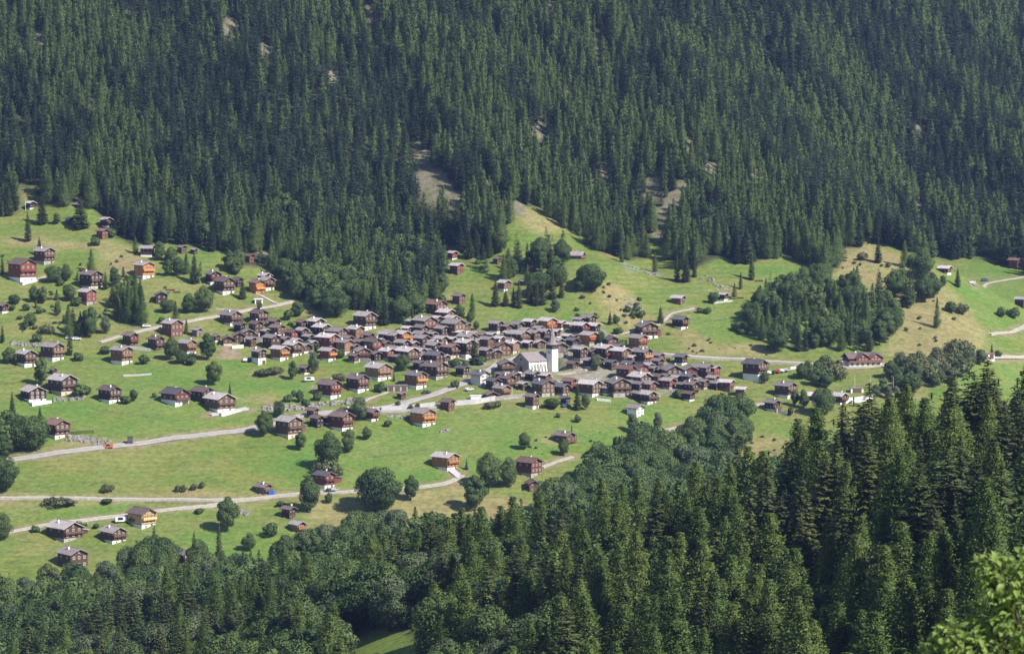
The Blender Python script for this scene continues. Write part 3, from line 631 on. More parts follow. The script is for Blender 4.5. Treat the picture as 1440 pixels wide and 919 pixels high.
def house(spec):
    """one chalet standing on the slope where its lower front edge shows in the photograph"""
    px, py, w = spec['px'], spec['py'], spec['w']
    dense = 305 < px < 1030 and 440 < py < 575; grow = 1.10 if (dense and w < 34) else 1.04
    G = hit1(px, py); ppm = F / (G[1] / CP); wm = w * grow / ppm
    a = R(spec.get('yaw', 42 + random.uniform(-6, 7) if random.random() > .07 else random.uniform(8, 20)))
    ov = .9 if wm > 5 else .5
    ca, sa = abs(math.cos(a)), abs(math.sin(a)); asp = spec.get('asp', 1.28)
    W = max(2.4, (wm - ov * 1.2) / (ca + asp * sa)); L = W * asp
    H = spec.get('h', .78) / grow ** .6 * wm * spec.get('hs', 1.0) if 'hm' not in spec else spec['hm']
    H = max(3.2, H); pitch = math.tan(R(spec.get('pitch', random.uniform(23, 27)))); rise = W / 2 * pitch
    cx = G[0]; cy = G[1] + (W * ca + L * sa) * .5
    zc = zT(np.array([cx]), np.array([cy]))[0]; z0 = G[2]
    eave = H - rise; hb = 0 if spec['base'] == 'n' else spec.get('hb', .29) * eave
    cat = spec.get('cat') or ('barn' if spec['base'] == 'n' and w < 22 else 'chalet')
    nm = {'barn': 'barn', 'chalet': 'chalet', 'hut': 'hut', 'house': 'house', 'shed': 'shed', 'garage': 'garage'}[cat]
    t = thing(nm, spec['label'], cat, (cx, cy, z0), a, spec.get('group', 'wooden houses of the mountain village'))
    hW, hL = W / 2, L / 2
    down = -max(1.0, (z0 - zT(np.array([cx - hW, cx + hW, cx, cx]), np.array([cy, cy, cy - hL, cy + hL])).min()) + .8)
    mb = MB(); mb.box(-hW + .06, hW - .06, -hL + .06, hL - .06, down, hb + .05); obj('base', mb.mesh('base', MBS[spec['base'] if spec['base'] != 'n' else 'n']), t)
    mb = MB(); gm = spec['wall']; sm = spec.get('side', gm)
    mb.prism([(-hW, hb), (hW, hb), (hW, eave), (0, H), (-hW, eave)], -hL, hL, 0)
    k = random.choice((.0, .0, 1))
    if hb < eave * .9: mb.box(-hW - .05, hW + .05, -hL - .05, hL + .05, hb - .02, hb + .22, 1); mb.box(-hW - .04, hW + .04, -hL - .04, hL + .04, eave - .35, eave - .15, 1)
    obj('wall', mb.mesh('wall', [MW[gm], M_WOODTRIM if gm not in 'w' else MW['w']]), t)
    # roof: two slabs with overhang, ridge cap and barge boards
    mb = MB(); th = .26; ex = hW + ov; zd = H - ex * pitch
    f, bk = -hL - ov * 1.15, hL + ov
    mb.prism([(0, H + .03), (-ex, zd + .03), (-ex, zd + th + .03), (0, H + th + .06)], f, bk, 0)
    mb.prism([(0, H + .03), (0, H + th + .06), (ex, zd + th + .03), (ex, zd + .03)], f, bk, 0)
    mb.box(-.16, .16, f - .02, bk + .02, H + th - .02, H + th + .14, 0)
    for s in (-1, 1):
        mb.prism([(0, H - .12), (s * ex, zd - .12), (s * ex, zd + .028), (0, H + .028)][::s], f + .02, f + .14, 1)
        for q in (.33, .66): mb.box(s * ex * q - .1, s * ex * q + .1, f + .15, -hL - .06, H - ex * q * pitch - .22, H - ex * q * pitch - .01, 1)
    rf = obj('roof', mb.mesh('roof', [MRF[spec['roof']], M_WOODTRIM]), t)
    if spec.get('chim', w >= 22 and random.random() < .75):
        q = random.uniform(-.3, .25); s = -1 if random.random() < .6 else 1
        obj('chimney', CHIM, rf, (s * W * .2, L * q, H - W * .2 * pitch + .25), 0, (.9, .9, 1))
    # front gable: windows with shutters, balcony
    hasb = spec.get('bal', w >= 23 and random.random() < .7)
    up = eave - hb; n = 2 if W < 6 else 3; ws = min(1.0, W * .13); g0 = hb + up * .34
    if w >= 11:
        rows = [hb + up * .38] if up < 3.2 else [hb + up * .27, hb + up * .74]
        for zi, zz in enumerate(rows):
            for i in range(n):
                xx = (i - (n - 1) / 2) * W / (n + .25)
                o = obj('window', WIN, t, (xx, -hL - .03, zz), 0, (ws, 1, ws * 1.2))
                if w >= 20:
                    for s in (-1, 1): obj('shutter', SHUT, o, (s * .74, -.01, 0), 0, (.42, 1, 1.0))
        if W > 5: obj('window', WIN, t, (0, -hL - .03, eave + rise * .28), 0, (ws * .8, 1, ws * .8))
        for i in range(2):
            zz = rows[-1]; yy = (i - .5) * L * .45
            obj('window', WIN, t, (-hW - .03, yy, zz), R(-90), (ws * .9, 1, ws))
            obj('window', WIN, t, (hW + .03, yy, zz), R(90), (ws * .9, 1, ws))
    if hb > 1.3 and w >= 12:
        obj('door', DOOR, t, (W * .22, -hL + .03, .05), 0, (1.0 if not spec.get('gar') else W * .42, 1, min(2.1, hb * .9)))
        obj('window', WIN, t, (-W * .2, -hL + .03, hb * .55), 0, (ws, 1, ws))
    elif w >= 12: obj('door', DOOR, t, (W * .18, -hL - .03, max(hb, .02) + .25), 0, (.95, 1, min(2.0, up * .5)))
    if hasb:
        bm = OB.get(spec.get('bal'), M_WOODTRIM if gm not in 'oty' else MW[gm]); zb = hb + up * .42 if up > 3.2 else hb + .02
        mb = MB(); d = 1.15; mb.box(-hW * .96, hW * .96, -hL - d, -hL - .02, zb - .14, zb, 0)
        mb.box(-hW * .96, hW * .96, -hL - d - .06, -hL - d + .02, zb + .18, zb + .95, 0); mb.box(-hW * .96, hW * .96, -hL - d - .1, -hL - d + .06, zb + .96, zb + 1.05, 0)
        for s in (-1, 1): mb.box(s * hW * .93 - .07, s * hW * .93 + .07, -hL - d + .03, -hL - d + .17, zb + .01, min(H - hW * .93 * pitch, eave) - .02, 0); mb.box(s * hW * .96 - .03, s * hW * .96 + .03, -hL - d + .18, -hL - .03, zb + .2, zb + .95, 0)
        b = obj('balcony', mb.mesh('balcony', [bm]), t)
        if spec.get('flow') or random.random() < .18:
            mb = MB(); mb.box(-hW * .85, hW * .85, -hL - d - .32, -hL - d - .11, zb + .75, zb + 1.05, 0)
            g = random.Random(px)
            for q in range(14): xx = g.uniform(-hW * .8, hW * .8); mb.box(xx - .16, xx + .16, -hL - d - .42, -hL - d - .05, zb + .9, zb + 1.12 + g.random() * .15, 0)
            obj('flower_box', mb.mesh('flower_box', [M_FLOWER]), b)
    # odd extras
    if spec.get('ter'):                                # terrace slab with parapet in front of the base
        mb = MB(); q = float(spec['ter']); mb.box(-hW - .3, hW + .8, -hL - q, -hL - .01, down - 1.0, hb * .25); mb.box(-hW - .3, hW + .8, -hL - q, -hL - q + .25, hb * .25 + .002, hb * .25 + .8)
        obj('terrace', mb.mesh('terrace', [MBS['w']]), t)
    if not spec.get('wing') and dense and random.random() < .22: spec['wing'] = random.uniform(1.6, 2.6)
    if spec.get('wing'):                               # lower side wing with a roof of its own
        q = float(spec['wing']); hh = eave * .72; x0 = hW + .01; x1 = hW + q
        mb = MB(); mb.box(x0, x1, -hL * .7, hL * .7, down, hh - .3); obj('side_wing', mb.mesh('side_wing', [MW[gm]]), t)
        mb = MB(); mb.prism([(x0, hh + .35), (x1 + .6, hh - .25), (x1 + .6, hh - .02), (x0, hh + .58)], -hL * .7 - .5, hL * .7 + .5); obj('wing_roof', mb.mesh('wing_roof', [MRF[spec['roof']]]), t)
    HOUSE_PX.append((px, py, w)); HOUSES.append((px, py, w, t, spec)); return t

DATA = """
42,295,15|n|l|w||small hut beside a white flagpole at the upper left forest edge
97,317,14|d|l|n||hidden behind the broad dark conifer at upper left
111,293,20|n|g|n|hm3.4|low shed tucked in the upper left forest edge
148,321,19|d|l|w|balR|at the forest edge above the small red barn, upper left
143,337,19|r|r|n|yaw42|small red barn on the upper left slope below a white based chalet
206,362,20|n|g|w|yaw78|stilted, two stepped roofs, beside the forest above the bright orange chalet
201,393,31|o|l|w|bal1,side=m|the tall bright orange one on the dry upper left slope
60,373,31|r|g|s|bal1|with wide terrace beside a round conifer, upper left
28,398,42|R|b|w|bal1,flow1,ter3|large, with flowered terrace, at the left edge of the hillside
126,409,35|d|b|p|bal1,asp1.3|long low one just above the red gabled chalet, left hillside
121,430,28|R|l|s|hs1.05|red gabled, between bushes on the left hillside
3,441,18|d|b|w||half cut off by the left picture edge
226,427,21|n|s|n||blackened, half hidden behind dark bushes, left hillside
35,517,31|d|l|w|bal1|second from the left edge, above the broad dark tree
71,509,35|m|g|w|balt,hs.95|white pillared front, left of a lone spruce
169,514,33|t|g|w|balt,bal1|tan gabled with curved drive, on the upper green meadow
182,487,24|m|b|n|yaw42|small brown barn above the tan gabled chalet
218,493,25|d|b|n|yaw42|dark barn above the concrete wall, left of the tree row
241,475,32|r|l|n|hs1.0,chim1|red gabled, directly below the upper left road
276,474,16|g|g|n||small grey hut beside the red gabled roadside chalet
303,481,13|d|b|w||tiny hut peeping over the big round tree
299,401,25|n|g|w|yaw25,bal1|dark with pale stone base, above the wide round tree
314,415,31|d|b|w|bal1|dark with white balcony front, left of the single spruce
333,404,17|n|s|n||half hidden behind the single spruce on the upper slope
360,413,24|o|b|n|bal1|low bright orange one at the end of the upper path
371,401,21|m|l|n|chim1|behind the red one at the copse
374,409,24|R|l|w||red, right above the low bright orange one
255,357,15|d|b|n||small hut at the forest edge in the left centre
272,358,11|n|g|n||tiny grey roofed shed at the forest edge, left centre
350,370,16|r|r|n||red roof half hidden in the upper copse
488,432,16|R|l|w||small red one alone in the wood above the village
323,459,31|m|g|w|chim1,hs.85|white based, topmost left of the village beside the shrubs
363,458,27|m|b|s|yaw36|brown roofed, top row left, behind a tall dark barn
359,474,22|d|b|w|hs1.25,yaw36|tall dark barn on a white base, left part of village
336,469,17|n|b|n|hs1.1|
348,479,20|d|g|s||
319,486,17|m|b|p|yaw12,gar1|with tan garage door above the cone of bare soil
335,482,18|d|b|n|yaw12|
385,463,18|d|b|n||
389,474,22|m|b|w|hs.95|
409,480,20|R|r|n||red walled and red roofed, left part of village
423,464,17|d|r|n||
424,477,18|n|l|n|hs1.1|
444,467,24|d|l|n||
452,477,26|n|l|n|hs1.0|
433,483,16|n|g|n||
472,481,31|d|g|n|asp1.4,hs.8|
381,492,26|d|g|n|asp1.3|
363,513,22|d|g|w|hs1.25,hb.5,gar1|tall dark barn over a white open garage, above the meadow
392,508,26|t|l|w|balo|pale roofed with orange windows, right of the tall garage barn
411,502,26|m|l|w||
460,495,31|R|l|s|balR,chim1|
460,509,24|R|l|w|balo,bal1|red with bright orange balcony, beside the village shrubs
484,499,25|t|g|p|hs1.05|
505,491,17|r|b|n||
509,508,24|R|g|w|balR,bal1|
500,477,24|t|l|n|hs.95|
512,465,32|d|l|w|chim1|large dark one at the top edge below the tall wood
428,527,16|d|b|w||small, alone in the meadow below the left cluster
462,562,33|R|b|w|balR,chim1,bal1|red, above the bouldery bank beside the road
502,553,32|d|b|w|balR,chim1|dark with red gable, on the slope above the footpath
531,536,39|t|l|w|yaw40,hs.8|wide pale roofed with tan gable, lower left village
613,444,31|r|r|n|hs.85|red roofed one above the top of the village
627,453,26|R|l|w|hs.85|red, pale roofed, directly below the red roofed one
614,455,13|d|l|n||
645,429,20|m|b|n||lone brown hut on the slope above the village
578,461,15|d|l|n||
597,468,33|m|l|n|hs.85|
572,471,15|n|l|n||
592,474,21|d|g|n||
638,475,33|m|g|n|hs.95|
635,460,20|d|l|w||
654,468,17|m|g|w||
621,475,20|n|g|s||
607,479,15|d|g|n||
541,482,19|n|l|n||
553,485,21|d|l|n||
566,485,23|o|l|w|hs1.05|bright orange gabled with pale roof in the village middle
590,483,21|d|g|n||
592,491,24|n|g|n||
606,489,14|d|l|n||
620,489,20|m|l|n||
634,487,16|n|l|w||
656,487,26|m|g|w|hs.85|
523,498,27|m|b|n|hs1.0|
540,493,17|d|b|w||
565,495,21|n|g|w||
610,499,23|d|g|n|hs.95|
633,505,26|d|r|p|hs1.0|
655,505,28|d|l|w|hs1.2,side=w|big one with pale white side wall behind the tall village spruce
544,508,22|R|l|s||
562,501,16|n|l|w||
573,511,32|m|l|n|hs.85|
590,506,20|g|l|w||
609,510,20|n|s|n||
611,516,26|d|s|w||
589,522,18|n|s|n||
611,535,38|d|b|s|hs.85,asp1.2,chim1|biggest dark one on the slope below the village middle
584,548,31|t|g|w|balo,bal1|tan with bright orange balcony and white base, lower village
650,531,20|n|s|s||small blackened one beside the road bend
675,543,27|w|s|w|hs.95|white walled with dark slate roof, beside the village road
693,549,21|n|s|n||
683,507,20|d|g|n|hs1.1|
698,504,16|d|l|n||
707,500,24|r|b|n||
720,498,22|t|l|p|hs1.05|
684,491,21|m|g|n||
670,490,17|d|l|n||
697,470,21|d|g|w|hs1.1|
712,470,18|m|g|p||
726,468,19|d|g|n||
714,476,13|m|l|w||
729,486,30|d|l|w|hs.85|
745,465,19|d|l|n|hs1.05|
770,466,26|o|l|n|hs.9,side=d|orange gabled, top row above the church spire
788,464,16|R|l|w||
799,464,13|t|l|w||
751,481,20|m|g|n||
764,479,20|n|g|s||
781,476,16|d|l|w||
814,461,18|n|g|n||
828,460,21|d|g|w||
816,473,24|n|l|s||
835,470,19|d|l|p||
829,487,26|o|l|s|hs.95,side=r|big bright orange gabled, up right of the church
860,489,20|r|s|n|yaw15|red gabled seen almost from the front, right of the orange one
868,497,16|d|s|n||
898,493,27|t|g|p|chim1|orange brown, upper right corner of the village
789,502,20|g|l|s|yaw8,hs1.25,hb.4|tall grey barn on a stone base, right behind the church tower
785,489,16|d|l|n||
805,490,18|n|s|w||
816,509,21|d|l|s|hs1.25|
805,519,17|d|b|n|hs.8|
829,519,19|n|g|w||dark with white steps in front, right of the church
835,504,17|d|g|n||
850,507,27|d|l|n||
873,512,28|m|l|n|hs1.0|
859,521,18|n|s|n||
884,524,20|d|s|n||
903,514,29|d|g|s|balo,bal1|dark grey roofed with yellow orange balcony, right part of village
925,512,19|r|g|n||
925,519,18|n|g|n||
917,528,16|d|g|n||
902,529,21|R|s|n||
881,537,28|r|r|n||
901,545,32|d|l|n|hs.8,chim1|
871,558,35|m|g|s|hs.95|tall grey roofed at the meadow edge, right part of village
853,556,16|g|g|w||
898,553,20|d|g|n||
913,554,22|r|g|n||
896,563,16|n|g|n||
911,569,26|d|l|w|hs.9|
894,587,26|w|g|w|hs.85,side=w|white walled and grey roofed, lowest right of village
923,543,21|d|b|n||
940,548,20|R|l|s||
946,533,30|d|g|n|hs.8,chim1|
958,514,19|n|s|w||small dark one with white striped base below the upper road
971,531,20|R|g|w|balR|
990,533,30|d|g|n|hs.85|
1004,532,20|R|l|n|hs1.1|
968,544,23|d|s|n||
989,548,15|m|g|s|hs1.2|
1003,542,17|d|g|n||
972,555,23|d|b|n|asp1.3|
969,565,18|n|b|w||
1006,549,16|n|g|n||
1022,552,22|r|l|n|yaw60|brown barn, wide pale roof, at the right tip of village
1042,558,17|r|l|n|yaw70|small barn, last one at the right tip of village
1063,538,36|d|s|w|hs1.1,hb.45,side=n,bal1|large white based, dark glass side, standing alone right of village
910,477,31|r|g|w|hs.95,bal1|red brown with white base on the slope above the village, right
957,464,23|n|s|w|hs1.0|dark one on a white base by the bright green field
954,429,21|m|l|n|yaw55,hs.8|lone barn on the high pasture
1018,423,14|n|l|w||small dark one with white base beside a round tree, high pasture
1106,561,32|d|g|w|bal1,hs.9|with twin gables, right of the village below the parking
1087,579,24|n|g|w|hs.85|small dark one above a white garden wall, right meadow
1147,567,30|d|l|w|asp1.6,hs.6,yaw70|long farm shed with pale roof, left half, right of village
1180,570,27|d|l|w|hs.8|gabled farm house at the end of the long shed
764,558,32|m|s|s|yaw32,hs.9|long brown and grey roofed below the church
749,537,22|n|g|n|hs.85|
766,538,16|R|l|w||
790,557,22|d|s|s|hs.95|
801,549,20|R|r|n||
830,559,35|m|l|w|hs.85|wide pale roofed on a white base below the church
748,576,22|m|b|w|hs1.25|tall hut with white side wall at the meadow edge below the church
795,570,15|n|s|n||
713,547,24|m|b|n|chim1|
691,562,20|R|b|n|hs.7|
706,561,24|p|g|w||
712,526,26|m|g|s|hs.9|brown parsonage immediately left of the church
629,579,22|r|b|n|yaw48|dark red barn, right end of the lower road wall
594,601,38|o|g|w|hs.85,bal1,side=d|bright orange gabled, alone in the meadow below the road
564,562,13|n|g|n||tiny hut on the verge above the lower road
626,663,40|o|l|w|hs.8,bal1,side=m|with two stepped pale roofs and orange gable, above the long lower road
744,672,38|R|r|s|hs.9,bal0|large red barn on a white stone base, lower meadow
749,691,20|m|b|n||little hut below the large red barn
794,626,32|m|b|s|hs.7,asp1.3|behind a round tree with a thin dark spire, lower meadow
405,618,40|m|l|p|asp1.1,wing3|with two wings and beige terrace, at the road left of the round trees
439,589,19|d|b|n||
445,602,22|n|b|n||
459,597,14|r|b|w||
479,608,35|R|b|w|balR,bal1|red with long balcony, just below the wide road
485,590,27|n|b|n|asp1.3,hs.7|
522,593,22|r|b|w|balR,bal1|red, half hidden behind the big grey tree by the road
244,572,42|R|s|w|hs.75,hb.5,gar1,bal1|red gabled on a pillared white garage, left meadow
283,567,36|d|b|n|hs.75|dark barn between two larger chalets, left meadow
307,581,46|m|l|w|hs.75,ter4|large pale roofed on white base, below the pointed spruce
262,500,28|t|l|w|bal1|tan, between the two big round trees
44,566,40|n|l|w|yaw30,ter5,hs.7|dark with white terrace porch, lower left
85,557,44|d|l|p|bal1,chim1,hs.85|largest dark one, above the boulders, lower left
152,568,34|d|b|w|chim1,hs.9|dark, white window frames, left green meadow
77,618,40|r|r|w|bal1,hs.85|red roofed above the stone bank by the road, lower left
74,527,11|n|b|n||tiny hut peeping out behind the broad dark tree
87,763,54|d|l|s|hs.65,wing4,bal1|broad brown with two stepped roofs, lower left corner
157,765,39|m|l|w|hs.75,bal1|brown, light roofed with terrace, lower left corner
197,744,42|y|b|w|side=m,hs.85,chim0|newly built pale yellow wood, lower left corner
99,800,46|d|g|n|hs.75|dark barn half sunk among trees, lower left corner
257,797,28|d|g|p|bal1|hidden between conifers at the lower left
369,696,26|g|b|n|hs.75|old stone shed with blue tarpaulin beside it
405,730,22|d|b|n|hs1.0|purple brown barn below the lower road
418,749,25|t|l|n|hs.8|light roofed and orange, beside the purple brown barn
455,688,32|R|s|w|balR,bal1,chim1,wing5,hs.95|bright red with terrace between big round trees
636,366,16|R|l|w||small red one on a white base at the forest edge, centre
642,387,21|r|l|n||brown, below the small red one at the centre forest edge
699,372,12|d|b|n||tiny hut half hidden among the knoll trees
709,410,20|m|l|w||light roofed, behind the row of dark spruces
734,402,11|n|l|n||only its light roof shows behind a spruce on the knoll
809,365,27|g|g|n|yaw75,hm4|long low grey barn at the foot of the knoll
748,383,9|R|r|n||tiny red hut in the knoll wood
550,428,11|d|l|n||tiny hut in the wood above the village
352,488,17|d|g|n||
372,474,14|n|l|n||
399,488,18|d|g|n||
415,489,16|m|l|n||
428,497,17|d|g|w||
438,492,16|n|l|n||
447,484,15|d|g|n||
463,484,15|m|b|n||
472,489,17|d|l|n||
488,486,17|n|g|n||
496,497,16|m|g|w||
497,511,17|d|b|s||
518,482,17|m|b|w||
530,507,16|n|g|n||
532,488,15|d|l|n||
552,499,15|m|g|n||
556,511,15|d|b|n||
580,492,15|n|l|n||
585,499,15|m|b|n||
600,502,14|d|l|n||
618,494,15|n|g|n||
624,511,15|d|l|s||
645,477,15|m|l|n||
646,491,15|d|b|n||
665,478,14|m|l|w||
676,480,15|d|g|n||
690,480,15|n|l|n||
702,486,16|d|l|n||
715,487,15|m|b|n||
738,474,16|d|g|n||
742,492,16|n|l|n||
757,470,14|d|g|n||
760,490,15|m|l|n||
774,484,14|d|b|n||
797,482,15|d|l|n||
806,482,14|n|g|n||
812,497,14|m|g|w||
845,497,15|d|b|n||
842,514,15|d|g|n||
864,506,14|n|l|n||
888,512,15|m|l|n||
892,532,16|d|g|n||
912,522,14|m|l|n||
909,536,15|n|l|s||
930,528,15|d|g|n||
936,537,14|m|b|n||
951,540,15|d|l|n||
958,550,15|n|g|s||
980,542,14|m|l|n||
884,547,15|d|g|n||
864,546,15|n|l|n||
845,548,14|d|g|n||
775,546,14|m|g|n||
735,549,15|d|l|n||
726,536,15|n|g|n||
703,535,14|d|b|w||
1330,386,20|d|l|w|yaw55,hs.75|lone barn on the far right meadow
1429,379,20|R|r|n||small red one below the dark forest, far right
1437,433,19|d|l|n|yaw50|cut by the right picture edge
"""
ORD = ['nearest', 'second', 'third', 'fourth', 'fifth', 'sixth', 'seventh', 'eighth', 'ninth', 'tenth', 'eleventh', 'twelfth']
LANDM = [('the church tower', 775, 505), ('the bright orange chalet', 566, 475), ('the tall village spruce', 667, 505), ('the orange chalet above the church', 829, 478),
         ('the garage barn', 363, 500), ('the big glass sided house', 1063, 525), ('the yellow balconied chalet', 903, 504), ('the white walled roadside house', 675, 535), ('the orange balconied red chalet', 460, 500)]
def dirword(dx, dy):
    a = math.degrees(math.atan2(-dy * 1.3, dx)) % 360
    return ['right of', 'up right of', 'above', 'up left of', 'left of', 'down left of', 'below', 'down right of'][int(((a + 22.5) % 360) // 45)]
specs = []
for line in DATA.strip().splitlines():
    a, wall, roof, base, opts, lab = line.split('|')
    px, py, w = [float(q) for q in a.split(',')]
    s = dict(px=px, py=py, w=w, wall=wall if wall in WALLS else 't', roof=roof, base=base, where=lab)
    for o in [q for q in opts.split(',') if q]:
        if o.startswith('side='): s['side'] = o[5:]
        elif o.startswith('bal') and o[3:] in ('o', 't', 'R'): s['bal'] = o[3:]
        elif o.startswith('bal'): s.setdefault('bal', bool(int(o[3:])))
        else:
            for kk in ('yaw', 'asp', 'hs', 'hm', 'hb', 'gar', 'ter', 'wing', 'chim', 'flow'):
                if o.startswith(kk) and o[len(kk):].replace('.', '').replace('-', '').isdigit(): s[kk] = float(o[len(kk):]); break
    specs.append(s)
buck = {}
for s in specs:
    if s['where']: continue
    best = min(LANDM, key=lambda l: math.hypot(l[1] - s['px'], 1.6 * (l[2] - s['py'])))
    dx, dy = s['px'] - best[1], s['py'] - s['w'] * .35 - best[2]
    buck.setdefault((best[0], dirword(dx, dy)), []).append((math.hypot(dx, dy), s))
for (lm, dw), L in buck.items():
    L.sort(key=lambda q: q[0])
    for i, (d, s) in enumerate(L): s['where'] = '%s%s%s' % (ORD[min(i, 11)] + ' one ' if len(L) > 1 else '', dw, ' ' + lm)
for s in specs:
    kind = 'barn' if (s['base'] == 'n' and s['w'] < 22) else 'chalet'
    if any(q in s['where'] for q in ('barn', 'hut', 'shed')):
        kind = 'barn' if 'barn' in s['where'] else ('hut' if 'hut' in s['where'] else 'shed')
    if s['wall'] == 'w': kind = 'house'
    s['cat'] = kind
    lab = '%s %s, %s roof, %s' % (WALLS[s['wall']][0], kind, ROOFS[s['roof']][0], s['where'])
    ww = lab.split()
    if len(ww) > 16: lab = '%s %s, %s' % (WALLS[s['wall']][0], kind, s['where'])
    if len(lab.split()) > 16: lab = s['where'] if kind in s['where'] else kind + ', ' + s['where']
    s['label'] = ' '.join(lab.split()[:16])
# far houses stand behind nearer ones: build from the back
for s in specs: house(s)

# ---------------------------------------------------------------- the church
def church():
    G = CHURCH_AT; a = R(-47)
    W, L, eave, H = 10.6, 14.2, 5.4, 9.0
    t = thing('church', 'white church with grey pitched roof, buttressed side and square tower with slender spire', 'church', (G[0], G[1], G[2]), a)
    hW, hL = W / 2, L / 2; wh = MW['w']; pt = (H - eave) / hW
    mb = MB(); mb.prism([(-hW, -3), (hW, -3), (hW, eave), (0, H), (-hW, eave)], -hL, hL); obj('nave', mb.mesh('nave', [wh]), t)
    mb = MB(); mb.prism([(-hW - .03, -3), (hW - .3, -3), (hW - .3, eave + .2), (0, H - .03), (-hW - .03, eave - .05)], -hL - .05, -hL - .003); obj('gable_front_shade', mb.mesh('gable_front_shade', [MBS['s']]), t)  # thin grey slab over the white gable, its shade put into the colour
    mb = MB(); ex = hW + .55
    for s in (-1, 1): mb.prism([(0, H + .05), (s * ex, H - ex * pt + .05), (s * ex, H - ex * pt + .33), (0, H + .36)][::s], -hL - .5, hL + .35)
    obj('roof', mb.mesh('roof', [MRF['g']]), t)
    for i in range(6):                                 # buttresses of the lit side
        yy = -hL + .35 + i * (L - 3.4) / 5
        mb = MB(); mb.prism([(hW - .02, -2.5), (hW + 1.25, -2.5), (hW + 1.1, .6), (hW + .12, eave - .35), (hW - .02, eave - .35)], yy - .32, yy + .32); obj('buttress', mb.mesh('buttress', [wh]), t)
    for i in range(5):
        yy = -hL + .35 + (i + .5) * (L - 3.4) / 5
        mb = MB(); mb.prism([(yy - .32, 1.2), (yy + .32, 1.2), (yy + .32, 3.3), (yy, 4.0), (yy - .32, 3.3)], hW - .02, hW + .05, 0, 'x'); obj('lancet_window', mb.mesh('lancet_window', [M_GLASS]), t)
    mb = MB(); q = [(.62 * math.cos(k * math.pi / 6), 6.2 + .62 * math.sin(k * math.pi / 6)) for k in range(12)]; mb.prism(q, -hL - .12, -hL - .052); obj('round_window', mb.mesh('round_window', [M_GLASS]), t)
    mb = MB(); arc = [(-1.05, 0), (1.05, 0)] + [(1.05 * math.cos(k * math.pi / 8), 1.9 + 1.05 * math.sin(k * math.pi / 8)) for k in range(9)]; mb.prism(arc, -hL - .14, -hL - .052); obj('door', mb.mesh('door', [M_WOODTRIM]), t)
    mb = MB(); mb.box(-hW - 2.6, -hW - .01, -hL + 1, hL - 3, -3, 2.7); obj('aisle', mb.mesh('aisle', [MBS['s']]), t)
    mb = MB(); mb.prism([(-hW - 3.1, 2.6), (-hW - .01, 4.4), (-hW - .01, 4.65), (-hW - 3.1, 2.85)], -hL + .6, hL - 2.6); obj('aisle_roof', mb.mesh('aisle_roof', [MRF['b']]), t)
    # tower at the far end of the lit side
    s = 2.0; tx, ty = hW + 1.4, hL + .2; hz = 10.9
    mb = MB(); mb.box(tx - s, tx + s, ty - s, ty + s, -3, hz); mb.box(tx - s - .1, tx + s + .1, ty - s - .1, ty + s + .1, -3.1, .7); tw = obj('tower', mb.mesh('tower', [wh]), t)
    mb = MB(); b = s + .16; mb.box(tx - b, tx + b, ty - b, ty + b, hz + .002, hz + 2.2)
    obj('belfry', mb.mesh('belfry', [MW['d']]), t)
    for k in range(4):
        an = k * math.pi / 2; mb = MB()
        for qx in (-.75, .75): mb.prism([(qx - .42, .3), (qx + .42, .3), (qx + .42, 1.4), (qx, 1.8), (qx - .42, 1.4)], -.05, .05)
        obj('belfry_louvre', mb.mesh('belfry_louvre', [M_METAL]), t, (tx + (b + .03) * math.sin(an), ty - (b + .03) * math.cos(an), hz + .1), an)
    mb = MB(); z = hz + 2.204; e = s + .85; q = 1.6; n = 8
    ring = lambda r, zz, sq: [(tx + (r * (max(min(1.25 * math.cos(u), 1), -1) if sq else math.cos(u))), ty + (r * (max(min(1.25 * math.sin(u), 1), -1) if sq else math.sin(u))), zz) for u in [(k + .5) * 2 * math.pi / 8 for k in range(8)]]
    rs = [ring(e * 1.02, z - .15, 1), ring(e * 1.02, z, 1), ring(s * .92, z + 1.1, 1), ring(q, z + 2.5, 0), ring(1.15, z + 5.0, 0), ring(.12, z + 9.6, 0)]
    for A_, B_ in zip(rs[:-1], rs[1:]):
        for k in range(8): mb.poly([A_[k], A_[(k + 1) % 8], B_[(k + 1) % 8], B_[k]])
    mb.poly(rs[0][::-1]); sp = obj('spire', mb.mesh('spire', [MRF['g']]), t)
    mb = MB(); mb.tube((tx, ty, z + 9.4), (tx, ty, z + 11.2), .06, .05); mb.box(tx - .4, tx + .4, ty - .05, ty + .05, z + 10.55, z + 10.67); obj('cross', mb.mesh('cross', [M_METAL]), sp)
    mb = MB(); c = [(.8 * math.cos(k * math.pi / 8), 9.3 + .8 * math.sin(k * math.pi / 8)) for k in range(16)]; mb.prism([(tx + x_, z_) for x_, z_ in c], ty - s - .06, ty - s + .01); obj('clock_face', mb.mesh('clock_face', [MBS['s']]), tw)
    HOUSE_PX.append((757, 524, 58))
church()

